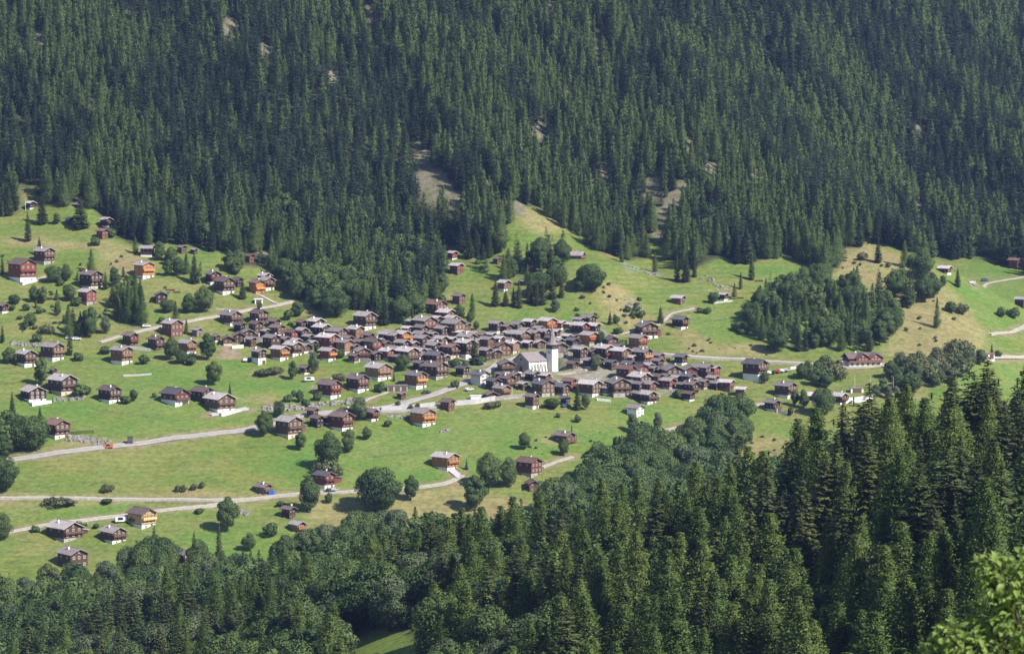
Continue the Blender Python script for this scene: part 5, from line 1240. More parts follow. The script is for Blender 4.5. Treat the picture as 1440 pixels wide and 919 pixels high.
# ---------------------------------------------------------------- single trees and bushes
TREES = """
b|300,542,37,1.05|big round tree alone on the left green meadow
s|323,563,26,.75|narrow pointed spruce behind the large pale roofed chalet
b|371,615,40,.95|round dark tree by the road left of the two winged chalet
b|392,588,27,.7|small tree on the verge below the boulder bank
b|422,634,29,.9|dark round tree below the two winged chalet
b|463,662,54,.95|tall leafy tree above the bright red chalet
b|490,638,38,1|round tree below the red long balconied chalet
b|515,619,19,1|small round tree right of the red long balconied chalet
u|462,670,24,1.3|grey bush patch above the bright red chalet
b|436,722,57,.8|tall dense tree left of the bright red chalet
b|534,723,72,1.05|biggest round tree on the lower meadow, right of the bright red chalet
b|578,705,40,.85|smaller tree right of the biggest round one
b|320,748,54,.95|round tree below the lower road fork
b|738,633,27,1|lone round tree on the meadow above the large red barn
b|688,688,56,1|tall round tree left of the large red barn
b|668,718,54,1.15|wide tree in front of the stepped roof chalet, lower edge
b|715,686,42,.8|dark tree touching the left end of the large red barn
bs|656,661,17,.9|small blue spruce right of the stepped roof chalet
b|793,642,27,.9|round tree in front of the spired brown chalet
s|804,613,18,.45|thin dark pointed tree behind the spired brown chalet
g|505,592,37,1.1|big grey green tree beside the wide road
s|812,577,41,.8|big dark spruce below the church at the meadow edge
b|824,577,25,.75|leafy tree right of the big dark spruce
b|777,575,17,1.6|wide bush left of the big dark spruce
gb|760,557,9,1.3|low bush between the houses below the church
u|150,692,12,1.2|single bush in the wide lower left pasture
u|250,692,11,.8|brown bush, left of the bush row above the lower road
u|258,692,12,.8|brown bush, second of the row above the lower road
u|272,689,10,.8|brown bush, third of the row above the lower road
u|284,687,11,.8|brown bush, right of the row above the lower road
b|5,692,56,.9|big tree cut by the left edge above the lower road
s|17,592,42,.75|thin spruce at the left edge above the grove
s|56,600,30,.8|spruce behind the red roofed chalet
b|58,543,44,.85|broad dark tree between two lower left chalets
gb|112,559,18,1.1|bush right of the largest dark chalet
gb|120,556,14,1|smaller bush right of the largest dark chalet
bs|106,548,20,.9|bluish spruce behind the largest dark chalet
b|158,556,17,1.3|bush behind the dark chalet with white window frames
b|188,565,19,.95|round bush right of the dark chalet with white window frames
gb|177,568,13,1.4|low bush close right of the dark chalet with white frames
gb|217,559,8,1|tiny bush alone on the meadow left of the garage chalet
gb|202,513,17,1|bush right of the tan gabled chalet
gb|148,497,10,1.6|low bush left of the tan gabled chalet
s|98,500,36,.9|lone spruce right of the white pillared chalet
gb|110,508,14,1.2|bush below the lone spruce
b|12,512,26,1.2|leafy tree at the left edge beside two chalets
s|3,483,26,.8|narrow spruce cut by the left edge
gb|52,481,13,1.4|round bush on the left slope above the boulders
u|66,470,14,1.2|light bush left of the small wood
l|96,476,46,1|tall larch, left of the small wood on the left hillside
l|113,474,36,.9|shorter larch in the middle of the left small wood
b|127,476,48,.85|dark tall tree right of the left small wood
g|148,470,28,.9|greyish tree at the right of the left small wood
s|158,433,36,.95|dark spruce below the red gabled chalet
l|180,456,58,.75|tall larch of the pair beside the upper left road
l|199,459,58,.7|right one of the tall larch pair beside the upper left road
l|190,424,44,.8|larch rising behind the tall pair
b|47,426,24,.8|left tree of the bush clump below the large red chalet
b|60,428,27,1|dark tree in the clump below the large red chalet
gb|17,437,11,1|left small round bush on the left hillside
gb|37,437,12,1|middle small round bush on the left hillside
gb|55,441,10,.9|right small round bush on the left hillside
b|80,445,23,.75|small round tree on the left hillside
b|42,459,19,1.3|wide bush below the three small ones
b|98,424,24,1|tree left of the red gabled chalet
gb|108,430,12,1.2|bush touching the red gabled chalet
l|128,384,34,.95|lone larch on the upper left slope
s|39,340,42,.85|lone spruce on the high left slope
s|55,360,27,1|spruce behind the terrace chalet
s|3,386,28,.8|spruce cut by the left edge beside the large red chalet
b|75,398,27,1|bush mass below the terrace chalet
b|92,396,24,1.1|right part of the bushes below the terrace chalet
gb|85,402,10,1.2|low bush beneath the terrace chalet bushes
b|160,403,30,.95|leafy tree on the upper left slope left of the orange chalet
s|148,408,26,.9|small conifer left of the orange chalet
gb|185,402,16,1|bush below the bright orange chalet
s|59,316,44,1.1|big spruce left of the huts at the forest edge
b|79,316,18,1.1|dark round bush beside the big forest edge spruce
s|113,322,46,1.35|broad dark conifer hiding the upper left huts
gb|156,334,15,1.3|bush below the white based forest edge chalet
gb|134,346,14,1.2|bush below the small red barn
l|190,357,25,.9|small larch left of the stilted dark chalet
b|224,367,21,1.1|grey bush right of the stilted dark chalet
b|236,389,26,1|light tree left of the dark forest edge conifer
b|250,389,30,.9|light tree beside the dark forest edge conifer
s|273,399,44,1|dark conifer standing before the forest, left centre
l|262,386,30,.9|larch left of the dark forest edge conifer
b|286,440,37,1|wide round tree above the upper left road
b|266,441,27,1.1|bushy tree left of the wide round one
b|236,440,21,1.2|dark bushes before the blackened chalet
l|247,457,34,.8|larch right behind the red gabled roadside chalet
gb|228,455,9,1.4|low bush by the upper left road
s|341,421,30,1.1|single spruce between two upper chalets
b|240,507,35,1|left big tree of the row above the meadow
b|255,512,22,1|small tree in front of the tan chalet
b|291,507,42,1|right big round tree next to the soil cone
l|262,470,22,.8|thin light tree behind the red gabled roadside chalet
gb|268,514,14,1.3|bush in front of the tan chalet
b|412,534,29,.9|tree at the meadow edge left of the small village chalet
g|441,526,34,.8|grey tree right of the small meadow chalet
b|446,500,20,.8|shrub tree before the red village chalet
gb|478,504,13,1|bush right of the orange balconied red chalet
gb|430,491,14,1.2|pale bush between the left village chalets
s|523,453,20,.5|thin dark tree above the village, left
b|565,522,26,.95|dark round tree in the village meadow
s|554,537,15,.7|small conifer in front of the wide tan gabled chalet
s|667,513,40,.95|tall village spruce beside the big white sided house
gb|655,516,10,1.3|bush left of the tall village spruce
gb|676,514,15,1.2|bush right of the tall village spruce
gb|640,516,12,1.3|bush below the red roofed middle chalet
s|694,541,26,.85|dark conifer right of the white walled roadside house
s|580,456,33,.45|slim dark cypress like conifer at the top of the village
l|664,449,36,.8|larch on the slope above the village
b|670,464,14,1|dark bush at the village top edge
b|645,449,22,1.3|bushes below the lone brown hut
b|660,455,18,1|tree below the slope larch
gb|622,427,12,1|bush above the red roofed chalet
s|697,431,40,.95|left one of the dark spruce row above the village
s|711,431,25,1|short one in the dark spruce row above the village
s|722,432,28,1|lower middle one in the dark spruce row
s|730,434,42,.8|tallest one in the dark spruce row above the village
s|745,427,34,.9|right one of the dark spruce row above the village
s|755,430,34,.9|rightmost dark spruce above the church meadow
g|781,440,20,1.1|grey bushes at the foot of the knoll
gb|890,445,10,1|left bush on the dry knoll side
gb|902,448,13,.9|right bush on the dry knoll side
gb|883,439,9,1|upper bush on the dry knoll side
u|895,438,9,1|brown bush on the dry knoll side
b|832,410,42,1.15|big dark round tree on the right side of the knoll
b|815,412,26,1.1|tree left of the big dark round one on the knoll
s|858,457,22,.75|small dark conifer on the slope below the knoll
gb|866,456,13,.7|bush right of the small dark conifer below the knoll
gb|872,492,16,1.2|bush behind the red front gabled chalet
b|845,486,20,.9|leafy tree right of the big orange chalet
s|929,455,26,1.1|conifer by the path above the village
b|1003,427,18,1|round tree left of the small dark pasture chalet
l|1033,420,22,.9|small larch right of the pasture chalet
gb|995,441,9,1.3|bush on the green field below the pasture chalet
gb|984,440,9,1.2|second bush on the green field below the pasture chalet
s|1057,394,38,.9|dark lone conifer on the high pasture
l|1042,407,24,.8|light larch below the dark lone conifer
s|952,396,40,.8|left spruce of the trio on the high pasture
s|965,397,44,.8|middle spruce of the trio on the high pasture
s|977,390,28,.8|right spruce of the trio on the high pasture
l|921,383,28,.9|larch left of the spruce trio
gb|1040,466,13,1.6|bush at the edge of the bright green field
b|1052,470,22,1.1|light tree at the edge of the right wood
s|1235,370,38,.85|left spruce on the dry slope
l|1272,376,38,.95|larch on the dry slope below the forest
l|1318,462,44,.6|tall thin larch on the dry tan slope
gb|1338,440,18,1.1|bush on the dry slope above the green field
u|1352,442,15,1|brown bush on the dry slope above the green field
s|1347,404,28,1|conifer beside the far right track
b|1326,404,18,1.1|tree left of the conifer by the far right track
gb|1408,446,13,1|left bush on the far right meadow
gb|1426,448,15,1.2|right bush on the far right meadow
u|1212,366,12,.9|bush left on the dry slope
u|1250,376,8,1|small brown bush on the dry slope
s|1395,502,20,.8|small conifer right of the low white roadside house
b|1404,503,12,1|bush right of the low white roadside house
b|1350,513,22,1.1|leafy tree left of the low white roadside house
b|1130,575,30,.9|tree between the twin gabled chalet and the farm shed
b|1118,572,26,.7|narrow tree right of the twin gabled chalet
b|1158,585,44,.85|tree in front of the long farm shed
b|1075,540,20,1|tree left of the glass sided house
b|1042,590,22,1.2|bush mass on the slope right of the ravine
gb|1112,585,15,.7|small tree on the meadow right of the white garden wall
gb|1045,470,9,1.5|low bush at the corner of the bright green field
gb|870,470,10,1.3|bush above the red front gabled chalet
g|838,522,26,1|grey tree in front of the dark white stepped chalet
b|640,545,10,1.2|bush by the village road bend
gb|535,552,14,1|dark bush beside the garage
gb|470,548,12,1.2|bush above the red bouldery bank chalet
u|478,536,12,1.2|grey bush between the red and the dark lower chalet
gb|430,573,14,1|conifer like bush on the boulder bank
b|421,567,20,.9|round tree above the boulder bank
gb|405,565,10,1.2|bush left above the boulder bank
gb|413,558,12,.7|thin bush above the boulder bank
gb|447,564,13,.9|bush left of the red bouldery bank chalet
u|370,528,10,2|brown bush strip in the green meadow
u|385,526,11,1.6|second brown bush in the green meadow
gb|545,600,11,1.2|bush below the road left of the orange chalet
gb|560,572,9,.8|dark shrub on the retaining wall, left
gb|578,576,9,.8|dark shrub on the retaining wall, middle
gb|587,575,10,.8|dark shrub on the retaining wall, right
gb|700,572,8,1.3|bush below the stone wall at the meadow edge
u|690,574,10,1.4|dry shrub in the meadow below the stone wall
gb|812,594,11,.8|single sapling on the meadow above the ravine
gb|785,587,8,1|small bush on the meadow edge below the church
s|745,568,14,.4|thin cypress before the long brown house
gb|900,560,10,1.2|bush among the lower right village houses
gb|955,560,14,1.4|pale bushes at the lower right village edge
gb|985,440,9,1|low shrub on the field edge
g|890,610,30,.9|grey tree below the lowest white village house
g|925,606,28,.8|pale tree left of the small bridge
gb|960,510,7,1|tiny bush by the upper right road
b|365,437,13,1.2|shrub beside the upper village path
b|418,446,22,1.1|dark shrub tree at the tan clearing
gb|405,451,18,.9|light shrub below the tan clearing
gb|190,735,10,2|bush beside the caravan
gb|50,748,11,1.4|round bush above the broad lower left chalet
gb|108,742,9,1.6|bush row in the lower left garden, left
gb|118,742,8,1.4|bush row in the lower left garden, middle
gb|135,743,9,1.2|bush in the lower left garden, right
b|2,760,38,1|dark tree at the left edge by the lowest road
s|217,800,62,.7|tall conifer in front of the new yellow chalet
s|273,795,50,.65|left thin spruce beside the hidden lower chalet
s|308,798,64,.6|right thin spruce beside the hidden lower chalet
u|80,712,13,2|dark weedy bush left of the field strip
u|95,711,12,2|weedy bush in the field strip
gb|150,708,9,2.2|low weeds at the right of the field strip
gb|395,712,10,1.4|bush below the lower road right of the round tree
gb|280,722,9,1.6|bush left of the round tree by the road fork
gb|380,755,18,1.1|leafy bush left of the orange light roofed hut
b|350,775,26,1|tree at the wood edge below the round tree
gb|462,708,14,.7|small tree below the bright red chalet
"""
KD_ = {'b': 'broadleaf', 's': 'spruce', 'l': 'larch', 'u': 'bush', 'gb': 'green_bush', 'g': 'grey_broadleaf', 'bs': 'blue_spruce'}
for line in TREES.strip().splitlines():
    k, a, lab = line.split('|'); px, py, h, wd = [float(q) for q in a.split(',')]
    G = hit1(px, py); hm = h * G[1] / F / CP
    if k == 'b' and hm < 4.2: k = 'gb'
    plant(KD_[k], G[0], G[1] + (0.8 if h > 12 else .2), hm, lab, None, wd)
# scattered little bushes on the left hillside and the dry slopes
g = random.Random(5)
def bushes(poly, n, kinds_, lab, h0, h1):
    xs = [p[0] for p in poly]; ys = [p[1] for p in poly]; c = 0
    while c < n:
        px, py = g.uniform(min(xs), max(xs)), g.uniform(min(ys), max(ys))
        if not inpoly(poly, np.array([px]), np.array([py]))[0]: continue
        if any(abs(px - a) < w * .7 and -12 < py - b < 26 for a, b, w in HOUSE_PX): c += .25; continue
        G = hit1(px, py); plant(g.choice(kinds_), G[0], G[1], g.uniform(h0, h1), lab, lab.replace('bush', 'bushes').replace('tree', 'trees'), g.uniform(.8, 1.5)); c += 1
bushes([(0, 345), (60, 380), (180, 360), (240, 400), (240, 450), (120, 460), (0, 470)], 62, ['green_bush', 'bush'], 'small low bush on the left hillside pasture', .7, 2.2)
bushes([(0, 345), (60, 400), (200, 380), (240, 400), (230, 450), (120, 460), (0, 470)], 12, ['broadleaf', 'larch'], 'small young tree on the left hillside pasture', 3.5, 6.5)
bushes([(1175, 360), (1290, 380), (1380, 465), (1300, 495), (1250, 490)], 34, ['bush', 'green_bush'], 'small low bush on the dry tan slope', .7, 2.2)
bushes([(845, 395), (900, 420), (930, 455), (870, 460), (790, 440)], 30, ['bush', 'green_bush'], 'small low bush on the knoll', .6, 2.0)
bushes([(930, 468), (1060, 482), (1100, 500), (960, 498)], 14, ['bush'], 'small low bush above the upper right road', .6, 1.6)
bushes([(300, 455), (520, 470), (560, 520), (640, 530), (780, 545), (900, 560), (990, 560), (980, 520), (880, 480), (700, 470), (560, 460)], 70, ['green_bush', 'green_bush', 'bush'], 'small garden bush between the village houses', .9, 2.6)
bushes([(1050, 610), (1130, 620), (1150, 650), (1060, 660)], 12, ['green_bush', 'bush'], 'small low bush on the meadow beside the ravine', .7, 1.8)
bushes([(720, 620), (850, 600), (860, 640), (740, 700)], 10, ['green_bush'], 'small low bush on the lower right meadow', .5, 1.4)
# ---------------------------------------------------------------- the woods
HOUSE_PX = globals().get('HOUSE_PX', [])
FREE = []                                   # places that must stay open: (px, py, half width, up, down)
for (hx, hy, hw) in HOUSE_PX: FREE.append((hx, hy, hw * .62, 14, 40))
def open_ground(px, py):
    m = np.ones(px.shape, bool)
    for a, b, w, u, d in FREE: m &= ~((np.abs(px - a) < w) & (py > b - u) & (py < b + d))
    return m
ROWS = []            # x, y, z, h, wide, kind, zone
def add(x, y, h, wide, kind, zone):
    z = zT(x, y)
    for i in range(len(x)): ROWS.append((x[i], y[i], z[i], h[i], wide[i], kind[i], zone))
def kinds(u, spec):
    out = np.empty(u.shape, object); lo = 0
    for k, p in spec:
        out[(u >= lo) & (u < lo + p)] = k; lo += p
    out[out == None] = spec[0][0]; return out
# upper forest on the left mountain and on the slope behind
x, y = scatter(-560, 460, 1470, 2200, 4.55)
far = zfar(x, y); px, py, d = project(x, y, far)
ex, ey = 26 * (fbm(x / 14, y / 14, 2) - .5), 20 * (fbm(x / 14 + 50, y / 14, 2) - .5) + 10 * (RNG.random(px.shape) - .62)
k = inpoly(FOREST, px + ex, py + ey) & (px > -180) & (px < 1660) & (py > -330)
x, y, px, py = x[k], y[k], px[k], py[k]
def bare(px, py, drop):
    m = np.zeros(px.shape, bool)
    for cx, cy, r in BARE: m |= (np.abs(px - cx) < r) & (py > cy - r) & (py < cy + r + drop + (12 if r >= 8 else 0))
    m |= inpoly(SCREE, px, py) | inpoly(SCREE, px, py - 14) | inpoly(SCREE, px, py - 26) | inpoly(SCREE, px, py - 34)
    return m
k = ~bare(px, py, 16) & open_ground(px, py) & (RNG.random(px.shape) < .95)
x, y, px, py = x[k], y[k], px[k], py[k]
u = .5 + 1.5 * (fbm((x + .45 * y) / 38, (y - .3 * x) / 95 + 5, 3) - .5) + .10 * (fbm(x / 8, y / 8, 2) - .5) * 2
right = px > np.interp(py, [0, 100, 250, 330], [880, 960, 1110, 1220])
th = np.where(right, .66, .50) + .03 * (px < 300)
kind = np.where(u > th, 'larch', 'spruce').astype(object)
flip = RNG.random(px.shape) < .14; kind[flip] = np.where(kind[flip] == 'larch', 'spruce', 'larch')
edge = (py > 300) & (px < 1000) & (u < .42) & (RNG.random(px.shape) < .25); kind[edge] = 'broadleaf'
h = np.where(kind == 'broadleaf', 11, 17.5) * (.52 + .72 * RNG.random(px.shape)) * np.where(right, .96, 1.0)
add(x, y, h, .74 + .36 * RNG.random(px.shape) + .34 * right, kind, 'upper')
# far right slope deeper in
x, y = scatter(60, 640, 2200, 2760, 4.9); zz = zfar(x, y); px, py, d = project(x, y, zz)
k = (px > 780) & (px < 1660) & (py > -330) & ~bare(px, py, 12); x, y, px, py = x[k], y[k], px[k], py[k]
u = fbm((x + .3 * y) / 45, y / 90 + 2, 3) + .2 * (RNG.random(px.shape) - .5)
kind = np.where(u > .54, 'larch', 'spruce').astype(object)
add(x, y, 18 * (.75 + .45 * RNG.random(px.shape)), 1 + .3 * RNG.random(px.shape), kind, 'upper')

ZONES = {
 'village wood': ([(398, 400), (470, 396), (540, 432), (596, 424), (600, 440), (575, 452), (556, 462), (532, 456), (512, 442), (480, 440), (472, 452), (450, 440), (420, 424)], 5.2, [('broadleaf', .6), ('spruce', .15), ('larch', .25)], 11, 17),
 'hut copse': ([(318, 372), (395, 376), (402, 398), (345, 398), (330, 392)], 6, [('broadleaf', .5), ('larch', .5)], 8, 14),
 'knoll wood': ([(652, 352), (700, 352), (736, 362), (760, 345), (805, 360), (835, 372), (812, 400), (798, 420), (765, 432), (748, 418), (735, 400), (690, 398), (668, 384)], 7.4, [('spruce', .4), ('larch', .3), ('broadleaf', .3)], 9, 17),
 'right wood': ([(1046, 462), (1066, 422), (1100, 412), (1140, 405), (1200, 405), (1252, 432), (1262, 468), (1236, 492), (1180, 502), (1120, 500), (1080, 496), (1056, 486), (1066, 474)], 7.0, [('larch', .46), ('spruce', .18), ('broadleaf', .36)], 8, 16),
 'dry slope wood': ([(1236, 415), (1290, 388), (1330, 398), (1322, 428), (1282, 442), (1256, 432)], 9.0, [('larch', .6), ('spruce', .25), ('broadleaf', .15)], 11, 16),
 'roadside thicket': ([(1122, 532), (1165, 518), (1230, 524), (1300, 515), (1352, 494), (1384, 512), (1330, 545), (1250, 562), (1210, 556), (1150, 545)], 5.5, [('bush', .35), ('grey_broadleaf', .35), ('broadleaf', .3)], 6, 10),
 'ravine wood': ([(988, 598), (1035, 592), (1062, 612), (1040, 650), (1032, 690), (1085, 690), (1150, 668), (1170, 740), (1100, 800), (900, 800), (770, 770), (750, 735), (800, 712), (838, 680), (870, 655), (905, 655), (960, 655), (976, 625)], 8.6, [('broadleaf', .93), ('grey_broadleaf', .07)], 14, 22),
 'gully trees': ([(880, 612), (905, 600), (925, 612), (915, 630), (885, 636), (868, 628)], 6, [('broadleaf', .4), ('grey_broadleaf', .6)], 8, 13),
 'house grove': ([(1040, 530), (1075, 560), (1078, 572), (1060, 575), (1035, 560), (1030, 545)], 6, [('broadleaf', 1.0)], 9, 14),
 'left grove': ([(-60, 600), (10, 615), (60, 622), (68, 630), (40, 645), (-60, 650)], 6.5, [('broadleaf', .75), ('spruce', .25)], 12, 18),
 'left forest corner': ([(-200, 302), (18, 306), (22, 280), (-200, 270)], 5.5, [('spruce', .6), ('larch', .4)], 14, 19),
 'left wood': ([(510 - 420, 470), (140, 472), (136, 452), (100, 450)], 6.2, [('larch', .4), ('broadleaf', .4), ('spruce', .2)], 11, 16),
 'slope copse': ([(214, 358), (262, 362), (285, 396), (262, 398), (240, 388), (222, 372)], 7.0, [('broadleaf', .55), ('larch', .45)], 6, 10),
 'larch group': ([(165, 452), (205, 456), (206, 424), (180, 412), (160, 418)], 6.0, [('larch', .7), ('spruce', .3)], 13, 18),
}
for zn, (poly, sp, spec, h0, h1) in ZONES.items():
    x, y = scatter(-330, 330, 1090, 1800, sp); zz = zfar(x, y); px, py, d = project(x, y, zz)
    k = inpoly(poly, px, py); x, y, px, py = x[k], y[k], px[k], py[k]
    k = open_ground(px, py); x, y, px, py = x[k], y[k], px[k], py[k]
    u = np.clip(.5 + (fbm(x / 18 + 3, y / 18, 2) - .5) * 1.6 + (RNG.random(px.shape) - .5) * .8, 0, .999)
    add(x, y, h0 + (h1 - h0) * RNG.random(px.shape), .85 + .4 * RNG.random(px.shape), kinds(u, spec), zn)
# valley wood on the lower left and along the valley floor
VALLEY = [(-250, 835), (-30, 842), (60, 852), (75, 830), (140, 852), (190, 800), (235, 805), (262, 800), (300, 822), (370, 806), (420, 796), (440, 780), (500, 770), (560, 762), (640, 760), (690, 750), (745, 748), (800, 790), (900, 790), (1200, 760), (1300, 1200), (-250, 1200)]
x, y = scatter(-330, 330, 940, 1250, 6.4); zz = zT(x, y); px, py, d = project(x, y, zz)
k = inpoly(VALLEY, px, py) & (zfar(x, y) > zN(x, y)) & open_ground(px, py); x, y, px, py = x[k], y[k], px[k], py[k]
u = np.clip(.5 + (fbm(x / 25 + 30, y / 25, 2) - .5) * 1.8 + (RNG.random(px.shape) - .5) * .7, 0, .999)
kd = kinds(u, [('larch', .24), ('broadleaf', .64), ('spruce', .12)]); kd[RNG.random(px.shape) < .16] = 'grey_broadleaf'
add(x, y, np.where((kd == 'broadleaf') | (kd == 'grey_broadleaf'), 16, 15) * (.65 + .45 * RNG.random(px.shape)), .85 + .35 * RNG.random(px.shape), kd, 'valley wood')
# near forest on the camera's side of the valley
x, y = scatter(-330, 300, 330, 1130, 6.9); zz = zT(x, y); px, py, d = project(x, y, zz)
k = (zN(x, y) >= zfar(x, y)) & (px > -140) & (px < 1600) & (y > 380)
Yr = np.interp(x, _nx, _nY); k &= (y < Yr + 110)
k &= ~((px > 478) & (px < 580 + (py - 888) * .4) & (py > 888) & (py < 1030) & (y > 560))
tp = project(x, y, zz + 24)[1]; k &= tp < 950
x, y, px, py = x[k], y[k], px[k], py[k]
u = np.clip(.5 + (fbm(x / 30 + 11, y / 30 + 5, 3) - .5) * 2.0 + (RNG.random(px.shape) - .5) * .55, 0, .999)
sR = np.clip((px - 300) / 700, 0, 1)
kd = np.empty(px.shape, object); kd[:] = 'spruce'
b_ = np.interp(px, [0, 300, 480, 760, 1000, 1440], [.64, .56, .38, .28, .14, .10]); l_ = np.interp(px, [0, 300, 600, 1000, 1440], [.14, .20, .42, .45, .58])
r_ = np.clip(.5 + (u - .5) * .9 + (RNG.random(px.shape) - .5) * .35, 0, .999)
kd[r_ < b_ + l_] = 'larch'; kd[r_ < b_] = 'broadleaf'
kd[(RNG.random(px.shape) < .35) & (kd == 'broadleaf') & (px > 100)] = 'grey_broadleaf'; kd[(RNG.random(px.shape) < .02) & (kd == 'spruce')] = 'dry_spruce'
hs = np.interp(px, [0, 400, 900], [.74, .85, 1.0])
hh = np.where(kd == 'broadleaf', 17, np.where(kd == 'grey_broadleaf', 16, 25.5 * hs)) * (.55 + .6 * RNG.random(px.shape))
# keep the sun on the small clearing: young growth only where a shadow would reach it
CL = hit1(545, 902, fn=zT, y0=420)
for dist in (5, 9, 13, 17, 21, 25, 29, 33, 37, 41, 46):
    sx, sy = x - sun_dir[0] * dist / .755, y - sun_dir[1] * dist / .755
    m = (np.hypot(sx - CL[0], sy - CL[1]) < 12) & (np.hypot(x - CL[0], y - CL[1]) > 6); hh[m] = np.minimum(hh[m], dist * math.tan(SUN_EL) * .55)
m = hh > 2.2; x, y, px, py, hh, kd = x[m], y[m], px[m], py[m], hh[m], kd[m]
add(x, y, hh, 1.0 + .4 * RNG.random(px.shape), kd, 'near forest')

# which trees show largest in the picture: front to back, with a coarse coverage map
T = ROWS; n = len(T)
X = np.array([r[0] for r in T]); Yv = np.array([r[1] for r in T]); Z = np.array([r[2] for r in T]); Hh = np.array([r[3] for r in T]); Wd = np.array([r[4] for r in T])
KD = np.array([r[5] for r in T], object); ZN_ = np.array([r[6] for r in T], object)
P0x, P0y, D = project(X, Yv, Z); P1x, P1y, _ = project(X, Yv, Z + Hh)
halfw = np.array([{'spruce': 2.6, 'larch': 2.6, 'broadleaf': 4.6, 'grey_broadleaf': 4.2, 'dry_spruce': 2.4}.get(k, 2.2) for k in KD]) * Hh / np.array([UNIT[k] for k in KD]) * Wd * F / D
cov = np.zeros((460, 720), bool); seen = np.zeros(n)
horizon = np.zeros(n, bool)
for i in np.argsort(D):
    a, b = int((P0x[i] - halfw[i] * .75) / 2), int((P0x[i] + halfw[i] * .75) / 2) + 1; c, e = int(P1y[i] / 2), int(P0y[i] / 2)
    a, b, c, e = max(a, 0), min(b, 720), max(c, 0), min(e, 460)
    if b <= a or e <= c: continue
    s = cov[c:e, a:b]; seen[i] = (~s).sum() * 4
    s[:] = True
nearY = np.interp(X, _nx, _nY)
LARGE = {}
GROUPED = {}
for kd, cap in (('spruce', 215), ('larch', 265), ('broadleaf', 155), ('grey_broadleaf', 60), ('bush', 30), ('dry_spruce', 16)):
    idx = np.where(KD == kd)[0]; idx = idx[np.argsort(-seen[idx])]
    own = [i for i in idx[:cap] if seen[i] > 40]; own_s = set(own)
    rest = [i for i in idx if i not in own_s]
    LARGE[kd] = own; GROUPED[kd] = rest
KW = {'spruce': 'dark spruce', 'larch': 'light green larch', 'broadleaf': 'leafy round tree', 'grey_broadleaf': 'silvery leaved tree', 'bush': 'grey green bush', 'dry_spruce': 'half dry brownish spruce'}
WHERE = {'village wood': 'in the wood just above the village', 'hut copse': 'in the copse by the upper chalets', 'knoll wood': 'among the trees on the grassy knoll', 'right wood': 'in the wood above the right road',
 'dry slope wood': 'on the dry tan slope', 'roadside thicket': 'in the thicket below the right road', 'ravine wood': 'in the ravine wood', 'gully trees': 'beside the small bridge', 'house grove': 'below the glass sided house',
 'left grove': 'in the grove at the left edge', 'left forest corner': 'in the upper left forest corner', 'left wood': 'in the small left hillside wood', 'slope copse': ([(214, 358), (262, 362), (285, 396), (262, 398), (240, 388), (222, 372)], 7.0, [('broadleaf', .55), ('larch', .45)], 6, 10),
 'larch group': 'in the tall left hillside group', 'slope copse': 'in the light copse before the left centre forest', 'valley wood': 'in the valley wood', 'near forest': 'in the near forest'}
COLS = [(60, 'the broad lower left chalet'), (197, 'the new yellow chalet'), (320, 'the lower road fork'), (455, 'the bright red chalet'), (534, 'the biggest meadow tree'), (626, 'the stepped roof chalet'), (744, 'the large red barn'),
        (812, 'the big village spruce'), (910, 'the right village end'), (1063, 'the glass sided house'), (1163, 'the long farm shed'), (1290, 'the dry tan slope'), (1400, 'the far right meadow')]
def where(i):
    z = ZN_[i]; size = 'tall ' if Hh[i] > (19 if KD[i] in ('spruce', 'larch') else 15) else ('' if Hh[i] > (14 if KD[i] in ('spruce', 'larch') else 10) else 'small ')
    if z in ('near forest', 'valley wood', 'ravine wood', 'upper', 'right wood'):
        c = min(COLS, key=lambda q: abs(q[0] - P0x[i]))[1]
        if z == 'upper': return size, ('high in the mountain forest above ' if P0y[i] < 260 else 'at the mountain forest edge above ') + c
        row = (' front' if P0y[i] > 940 else (' back' if P0y[i] < 830 else ' middle')) if z == 'near forest' else ''
        return size, ('in the%s %s, below ' % (row, z) if z != 'right wood' else WHERE[z] + ', near ') + c
    return size, WHERE[z]
def plur(t): return t + ('es' if t.endswith(('sh', 'ch')) else 's')
def lab_of(kd, i): a, b = where(i); return (a + KW[kd] + ' ' + b)
for kd in LARGE:
    for i in LARGE[kd]:
        lab = lab_of(kd, i)
        plant(kd, X[i], Yv[i], Hh[i], lab, lab.replace(KW[kd], plur(KW[kd])), Wd[i], z=Z[i], cool=ZN_[i] == 'upper')
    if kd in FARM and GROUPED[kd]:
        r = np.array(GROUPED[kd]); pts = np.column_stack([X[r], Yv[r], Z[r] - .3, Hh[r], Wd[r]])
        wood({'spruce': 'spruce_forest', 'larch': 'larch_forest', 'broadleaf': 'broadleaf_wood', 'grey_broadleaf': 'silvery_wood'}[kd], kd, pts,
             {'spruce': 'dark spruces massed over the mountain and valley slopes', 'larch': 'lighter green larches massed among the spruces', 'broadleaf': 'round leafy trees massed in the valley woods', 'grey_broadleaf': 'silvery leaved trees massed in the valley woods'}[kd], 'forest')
    elif kd not in FARM and kd != 'dry_spruce':
        for i in GROUPED[kd]:
            if seen[i] > 0: plant(kd, X[i], Yv[i], Hh[i], lab_of(kd, i), lab_of(kd, i).replace(KW[kd], plur(KW[kd])), Wd[i], z=Z[i], cool=ZN_[i] == 'upper')
print('trees', n, {k: (len(LARGE[k]), len(GROUPED[k])) for k in LARGE})
